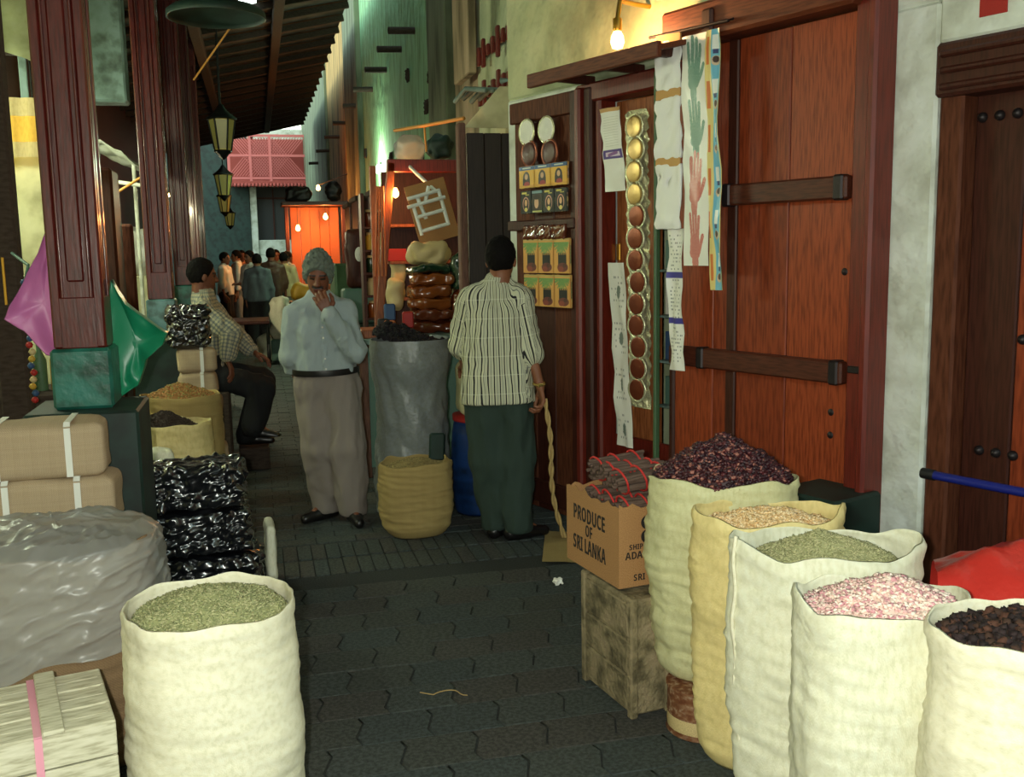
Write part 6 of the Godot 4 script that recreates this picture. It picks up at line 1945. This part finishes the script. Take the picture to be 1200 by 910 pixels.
		for k in 5:
			mb = MB.new()
			mb.box(hit.call(0.0, 0.28 + k * 0.14) + fwd * 0.002, Vector3(0.01, 0.01, 0.004), 0.002)
			part(shirt, "button", mb, M.mat_white)
	# collar band
	mb = MB.new()
	mb.lathe([Vector2(0.056, -0.012), Vector2(0.064, 0.004), Vector2(0.062, 0.03), Vector2(0.055, 0.032)], 20, j.neck + spine * 0.025, 1.0, 1.0, Basis(Vector3.RIGHT, 0.12))
	part(shirt, "collar", mb, L.get("collar", L.shirt))
	if L.has("belt"):
		mb = MB.new()
		var e := Basis(side, spine, side.cross(spine))
		mb.lathe([Vector2(1.0, -0.018), Vector2(1.02, -0.018), Vector2(1.02, 0.018), Vector2(1.0, 0.018)], 32, hipm + spine * L.waist, L.belt[0], L.belt[1], e)
		part(t, "belt", mb, M.leather_black)
	# shoes
	for s in 2:
		var d: Vector3 = j.toe[s].normalized()
		var hl: Vector3 = j.ank[s] - Vector3(0, 0.045, 0)
		f = field_of([[hl - d * 0.045, hl + d * 0.06, 0.042, 0.04], [hl + d * 0.06, hl + d * 0.165 - Vector3(0, 0.012, 0), 0.04, 0.03], [hl, hl + Vector3(0, 0.04, 0), 0.042, 0.04]], maxf(0.008, cell * 0.6), 0.02)
		f.cut(Vector3(0, -1, 0), Vector3(0, hl.y - 0.036, 0))
		f.cut(Vector3(0, 1, 0), hl + Vector3(0, 0.06, 0))
		mb = MB.new()
		f.mesh(mb)
		part(t, "shoe", mb, L.get("shoes", M.leather_black))
	return t

func shirt_tex(called: String, plaid: bool) -> void:
	var im := Image.create(128, 128, false, Image.FORMAT_RGB8)
	for y in 128:
		for x in 128:
			var c := rgb(206, 206, 176)
			if not plaid:
				var k := x % 64
				if k < 13: c = rgb(26, 26, 30)
				elif k > 30 and k < 38: c = rgb(116, 120, 112)
				elif k > 46 and k < 51: c = rgb(150, 152, 136)
				if y % 128 < 5: c = c.lerp(rgb(226, 226, 204), 0.6)
			else:
				c = rgb(176, 168, 138)
				if x % 64 < 26: c = c.lerp(rgb(82, 92, 98), 0.55)
				if y % 64 < 26: c = c.lerp(rgb(82, 92, 98), 0.55)
				if x % 64 > 44 and x % 64 < 49: c = rgb(214, 206, 170)
			im.set_pixel(x, y, c)
	TX[called] = ImageTexture.create_from_image(im)
	var m := mt(called, Color(1, 1, 1), 0.85, {"tex": called})
	m.uv1_scale = Vector3(15, 10, 1) if not plaid else Vector3(19, 19, 1)

func people() -> void:
	shirt_tex("striped_shirt", false)
	shirt_tex("plaid_shirt", true)
	mt("shirt_blue", rgb(176, 192, 198), 0.8, {"tex": "grain", "sc": Vector3(4, 4, 4)})
	mt("trousers_taupe", rgb(154, 144, 138), 0.85, {"tex": "grain", "sc": Vector3(4, 4, 4)})
	mt("trousers_green", rgb(52, 72, 64), 0.85, {"tex": "grain", "sc": Vector3(4, 4, 4)})
	mt("trousers_black", rgb(14, 15, 18), 0.85)
	var brown := lin(112, 66, 46)
	var brown2 := lin(134, 84, 58)
	# old man with his hand at his face
	person("grey haired man in pale blue shirt holding a hand to his face", Vector3(0.4, 0, -5.9), {
		"hip": [Vector3(0.295, 0.82, -5.9), Vector3(0.445, 0.82, -5.88)], "knee": [Vector3(0.315, 0.46, -5.9), Vector3(0.465, 0.455, -5.83)], "ank": [Vector3(0.345, 0.085, -5.98), Vector3(0.49, 0.085, -5.86)],
		"toe": [Vector3(-0.8, 0, 0.55).normalized(), Vector3(0.1, 0, 1).normalized()], "sh": [Vector3(0.215, 1.245, -5.88), Vector3(0.485, 1.25, -5.87)], "elb": [Vector3(0.165, 1.01, -5.9), Vector3(0.525, 1.03, -5.76)], "wri": [Vector3(0.2, 0.87, -5.99), Vector3(0.385, 1.25, -5.72)],
		"hdir": [Vector3(0.25, -0.85, -0.3), Vector3(-0.38, 0.9, -0.06)], "hnrm": [Vector3(1, 0, -0.2), Vector3(-0.2, 0, -1)], "hthumb": [Vector3(0, -0.2, 1), Vector3(1, 0.2, 0)],
		"neck": Vector3(0.35, 1.325, -5.885), "head": Vector3(0.345, 1.47, -5.865), "face": Vector3(-0.12, -0.25, 0.96).normalized(), "up": Vector3(0.0, 0.97, 0.25)},
		{"skin": brown, "hair": M.hair_grey, "hair_rough": 0.02, "hair_up": 0.02, "hairline": -0.005, "shirt": M.shirt_blue, "trousers": M.trousers_taupe, "waist": 0.095, "hem": 0.08, "shirt_low": 0.1, "leg_r": [0.1, 0.096, 0.08], "belt": [0.19, 0.145], "curl": [0.5, 0.62], "moustache": true, "placket": true, "arm_r": [0.062, 0.056, 0.046], "fat": 1.02, "cell": 0.011})
	# man with striped shirt, seen from behind
	var st := person("man in a black and cream striped shirt and dark green trousers seen from behind", Vector3(1.26, 0, -5.22), {
		"hip": [Vector3(1.175, 0.83, -5.24), Vector3(1.315, 0.83, -5.22)], "knee": [Vector3(1.2, 0.46, -5.27), Vector3(1.33, 0.46, -5.22)], "ank": [Vector3(1.235, 0.085, -5.29), Vector3(1.335, 0.085, -5.2)],
		"toe": [Vector3(0.5, 0, -0.8).normalized(), Vector3(0.95, 0, -0.2).normalized()], "sh": [Vector3(1.115, 1.33, -5.26), Vector3(1.365, 1.33, -5.22)], "elb": [Vector3(1.075, 1.08, -5.36), Vector3(1.415, 1.06, -5.19)], "wri": [Vector3(1.12, 0.95, -5.52), Vector3(1.45, 0.86, -5.11)],
		"hdir": [Vector3(0.2, -0.3, -0.9), Vector3(0.08, -0.95, 0.2)], "hnrm": [Vector3(0, -1, 0.2), Vector3(-1, 0, 0.2)], "hthumb": [Vector3(1, 0, 0), Vector3(0.0, 0.1, -1)],
		"neck": Vector3(1.255, 1.4, -5.24), "head": Vector3(1.28, 1.545, -5.25), "face": Vector3(0.45, -0.05, -0.89).normalized(), "up": Vector3(0, 1, 0)},
		{"skin": brown2, "hair": M.hair_black, "shirt": M.striped_shirt, "uv": true, "uv_sign": 1.0, "trousers": M.trousers_green, "hem": -0.06, "shirt_low": -0.08, "waist": 0.03, "low_r": 0.128, "low_w": 1.0, "leg_r": [0.105, 0.1, 0.075], "sleeve": 0.12, "arm_r": [0.068, 0.066, 0.066], "curl": [0.5, 0.75], "hair_low": 0.075, "cell": 0.011})
	var b := MB.new()
	var ring := []
	for q in 17: ring.append(Vector3(cos(TAU * q / 16) * 0.031, 0, sin(TAU * q / 16) * 0.028))
	b.tube(ring, 0.007, 6, false)
	b.box(Vector3(0.0, 0.0, 0.03), Vector3(0.03, 0.024, 0.01), 0.003)
	part(st, "wrist_watch", b, M.gold, Transform3D(Basis(Vector3.RIGHT, 0.25), Vector3(1.446, 0.878, -5.118) - st.position))
	# twisted rope from his hand
	b = MB.new()
	for s in 2:
		var pts := []
		for k in 40:
			var w := k / 39.0
			var a := w * 26.0 + s * PI
			pts.append(Vector3(1.462 + 0.10 * pow(w, 1.6) + 0.012 * sin(w * 7.0), 0.80 - 0.78 * w, -5.07 + 0.02 * sin(w * 5.0)) + Vector3(cos(a), 0, sin(a)) * 0.008)
		b.tube(pts, 0.0085, 6)
	solo("twisted_rope", "twisted yellow rope held in the striped shirt man's hand", "rope", b, M.rope)
	# seated man
	person("seated man in a plaid shirt and black trousers with crossed legs", Vector3(-0.34, 0, -7.5), {
		"hip": [Vector3(-0.36, 0.74, -7.56), Vector3(-0.36, 0.74, -7.42)], "knee": [Vector3(0.0, 0.66, -7.62), Vector3(0.0, 0.62, -7.40)], "ank": [Vector3(-0.12, 0.26, -7.62), Vector3(-0.075, 0.36, -7.36)],
		"toe": [Vector3(0.95, 0, 0.1).normalized(), Vector3(0.95, -0.15, 0.2).normalized()], "sh": [Vector3(-0.36, 1.225, -7.62), Vector3(-0.38, 1.215, -7.37)], "elb": [Vector3(-0.2, 1.02, -7.66), Vector3(-0.19, 1.03, -7.3)], "wri": [Vector3(-0.05, 0.88, -7.55), Vector3(-0.23, 0.87, -7.24)],
		"hdir": [Vector3(0.8, -0.4, 0.2), Vector3(0.3, -0.85, 0.1)], "hnrm": [Vector3(0, -1, 0), Vector3(-0.8, -0.2, 0)], "hthumb": [Vector3(0, 0, 1), Vector3(0.2, 0, -1)],
		"neck": Vector3(-0.375, 1.3, -7.5), "head": Vector3(-0.37, 1.45, -7.5), "face": Vector3(0.93, -0.1, -0.25).normalized(), "up": Vector3(0.05, 1, 0)},
		{"skin": brown, "hair": M.hair_black, "shirt": M.plaid_shirt, "uv": true, "trousers": M.trousers_black, "cuff_y": 0.2, "shirt_low": 0.04, "arm_r": [0.07, 0.066, 0.05], "sleeve": 0.85, "cell": 0.013, "fine": 0.007, "hcell": 0.006, "fat": 1.05, "hair_low": 0.07})
	var sw := thing("seat_box", "dark wooden box under the seated man", "box", Vector3(-0.38, 0, -7.5))
	part(sw, "box", boxm(Vector3(0.3, 0.62, 0.34), 0.01, Vector3(0, 0.31, 0)), M.wood_roof)
	part(sw, "footrest", boxm(Vector3(0.22, 0.17, 0.24), 0.01, Vector3(0.3, 0.085, -0.12)), M.wood_roof)
	# the crowd at the far end
	var crowd := [
		["man in a white shirt at the left edge of the crowd", -0.58, -19.9, 1.62, "mat_white", "trousers_black", 1.2, 0],
		["man in a white shirt facing left in the crowd", -0.36, -20.8, 1.66, "mat_white", "trousers_taupe", -1.4, 1],
		["taller man in a white shirt bending towards his neighbour", -0.1, -19.1, 1.64, "mat_white", "trousers_black", -0.9, 1],
		["person in a dark grey top with the back to the viewer", 0.02, -17.4, 1.58, "shirt_dark", "trousers_black", 3.0, 0],
		["man in a brown jacket with his back to the viewer", 0.26, -18.0, 1.68, "mat_brown", "trousers_black", 3.1, 0],
		["man in a cream shirt right of the brown jacket", 0.5, -18.8, 1.6, "mat_cream", "trousers_taupe", 2.7, 1],
		["man in a pale blue shirt at the right edge of the crowd", 0.6, -20.0, 1.62, "shirt_blue", "trousers_black", 2.2, 0],
		["man in a teal shirt half hidden behind the brown jacket", 0.42, -21.6, 1.66, "mat_teal", "trousers_black", 0.2, 0],
		["man in an orange brown shirt half hidden behind the white shirts", -0.28, -21.8, 1.66, "mat_orange", "trousers_black", 0.3, 0]]
	mt("shirt_dark", rgb(74, 84, 92), 0.85)
	for k in crowd.size():
		var c: Array = crowd[k]
		var o := Vector3(c[1], 0, c[2])
		var bs := Basis(Vector3.UP, c[6])
		var s: float = c[3] / 1.66
		var w := func(x: float, y: float, z: float) -> Vector3: return o + bs * (Vector3(x, y, z) * s)
		var up: int = c[7]
		person(c[0], o, {
			"hip": [w.call(-0.085, 0.85, 0), w.call(0.085, 0.85, 0)], "knee": [w.call(-0.09, 0.47, 0.03), w.call(0.1, 0.47, 0.0)], "ank": [w.call(-0.1, 0.085, 0.0), w.call(0.11, 0.085, -0.02 if k % 2 else 0.06)],
			"toe": [bs * Vector3(-0.2, 0, 1), bs * Vector3(0.2, 0, 1)], "sh": [w.call(-0.16, 1.33, 0), w.call(0.16, 1.33, 0)], "elb": [w.call(-0.22, 1.06, 0.02), w.call(0.22, 1.06, 0.02)], "wri": [w.call(-0.22, 0.84, 0.06) if up == 0 else w.call(-0.1, 1.05, 0.22), w.call(0.22, 0.84, 0.06)],
			"hdir": [bs * (Vector3(0, -1, 0.15) if up == 0 else Vector3(0.4, 0.2, 0.9)), bs * Vector3(0, -1, 0.15)], "hnrm": [bs * Vector3(1, 0, 0), bs * Vector3(-1, 0, 0)], "hthumb": [bs * Vector3(0, 0.2, 1), bs * Vector3(0, 0.2, 1)],
			"neck": w.call(0, 1.4, -0.01), "head": w.call(0, 1.545, 0.02), "face": bs * Vector3(0, -0.08, 1), "up": Vector3.UP},
			{"skin": brown2 if k % 2 else brown, "hair": M.hair_black, "shirt": M[c[4]], "trousers": M[c[5]], "hem": -0.02, "shirt_low": -0.03, "waist": 0.06, "low_r": 0.125, "cell": 0.024, "fine": 0.013, "hcell": 0.009, "hair_cell": 0.014, "group": "people at the far end", "sleeve": 0.7 if k % 2 else 0.3})

func _ready() -> void:
	nz.noise_type = FastNoiseLite.TYPE_SIMPLEX
	nz.frequency = 1.0
	nz.fractal_type = FastNoiseLite.FRACTAL_NONE
	nz.seed = 11
	WB = Transform3D(Basis(Vector3.UP, deg_to_rad(-70)), WALL_AT)
	view()
	textures()
	materials()
	make_floor()
	make_walls()
	make_end_building()
	panel_column(Vector3(-0.685, 0, -4.3), 0.195, M.column_red, M.teal_paint, "first red brown panelled column with a teal base, nearest the viewer", 1.0)
	panel_column(Vector3(-0.7, 0, -7.95), 0.18, M.column_red, M.blue_paint, "second glossy red brown column with a pale blue base", 1.03)
	panel_column(Vector3(-0.76, 0, -11.4), 0.18, M.column_red, M.teal_paint, "third glossy red brown column behind the seated man", 1.03)
	panel_column(Vector3(-0.85, 0, -15.0), 0.18, M.column_red, M.teal_paint, "fourth glossy red brown column", 1.03)
	panel_column(Vector3(-0.93, 0, -18.6), 0.18, M.column_red, M.teal_paint, "farthest glossy red brown column near the crowd", 1.03)
	printed_matter()
	left_goods()
	right_goods()
	shop_front()
	stall()
	far_stalls()
	lanterns()
	left_shops()
	people()
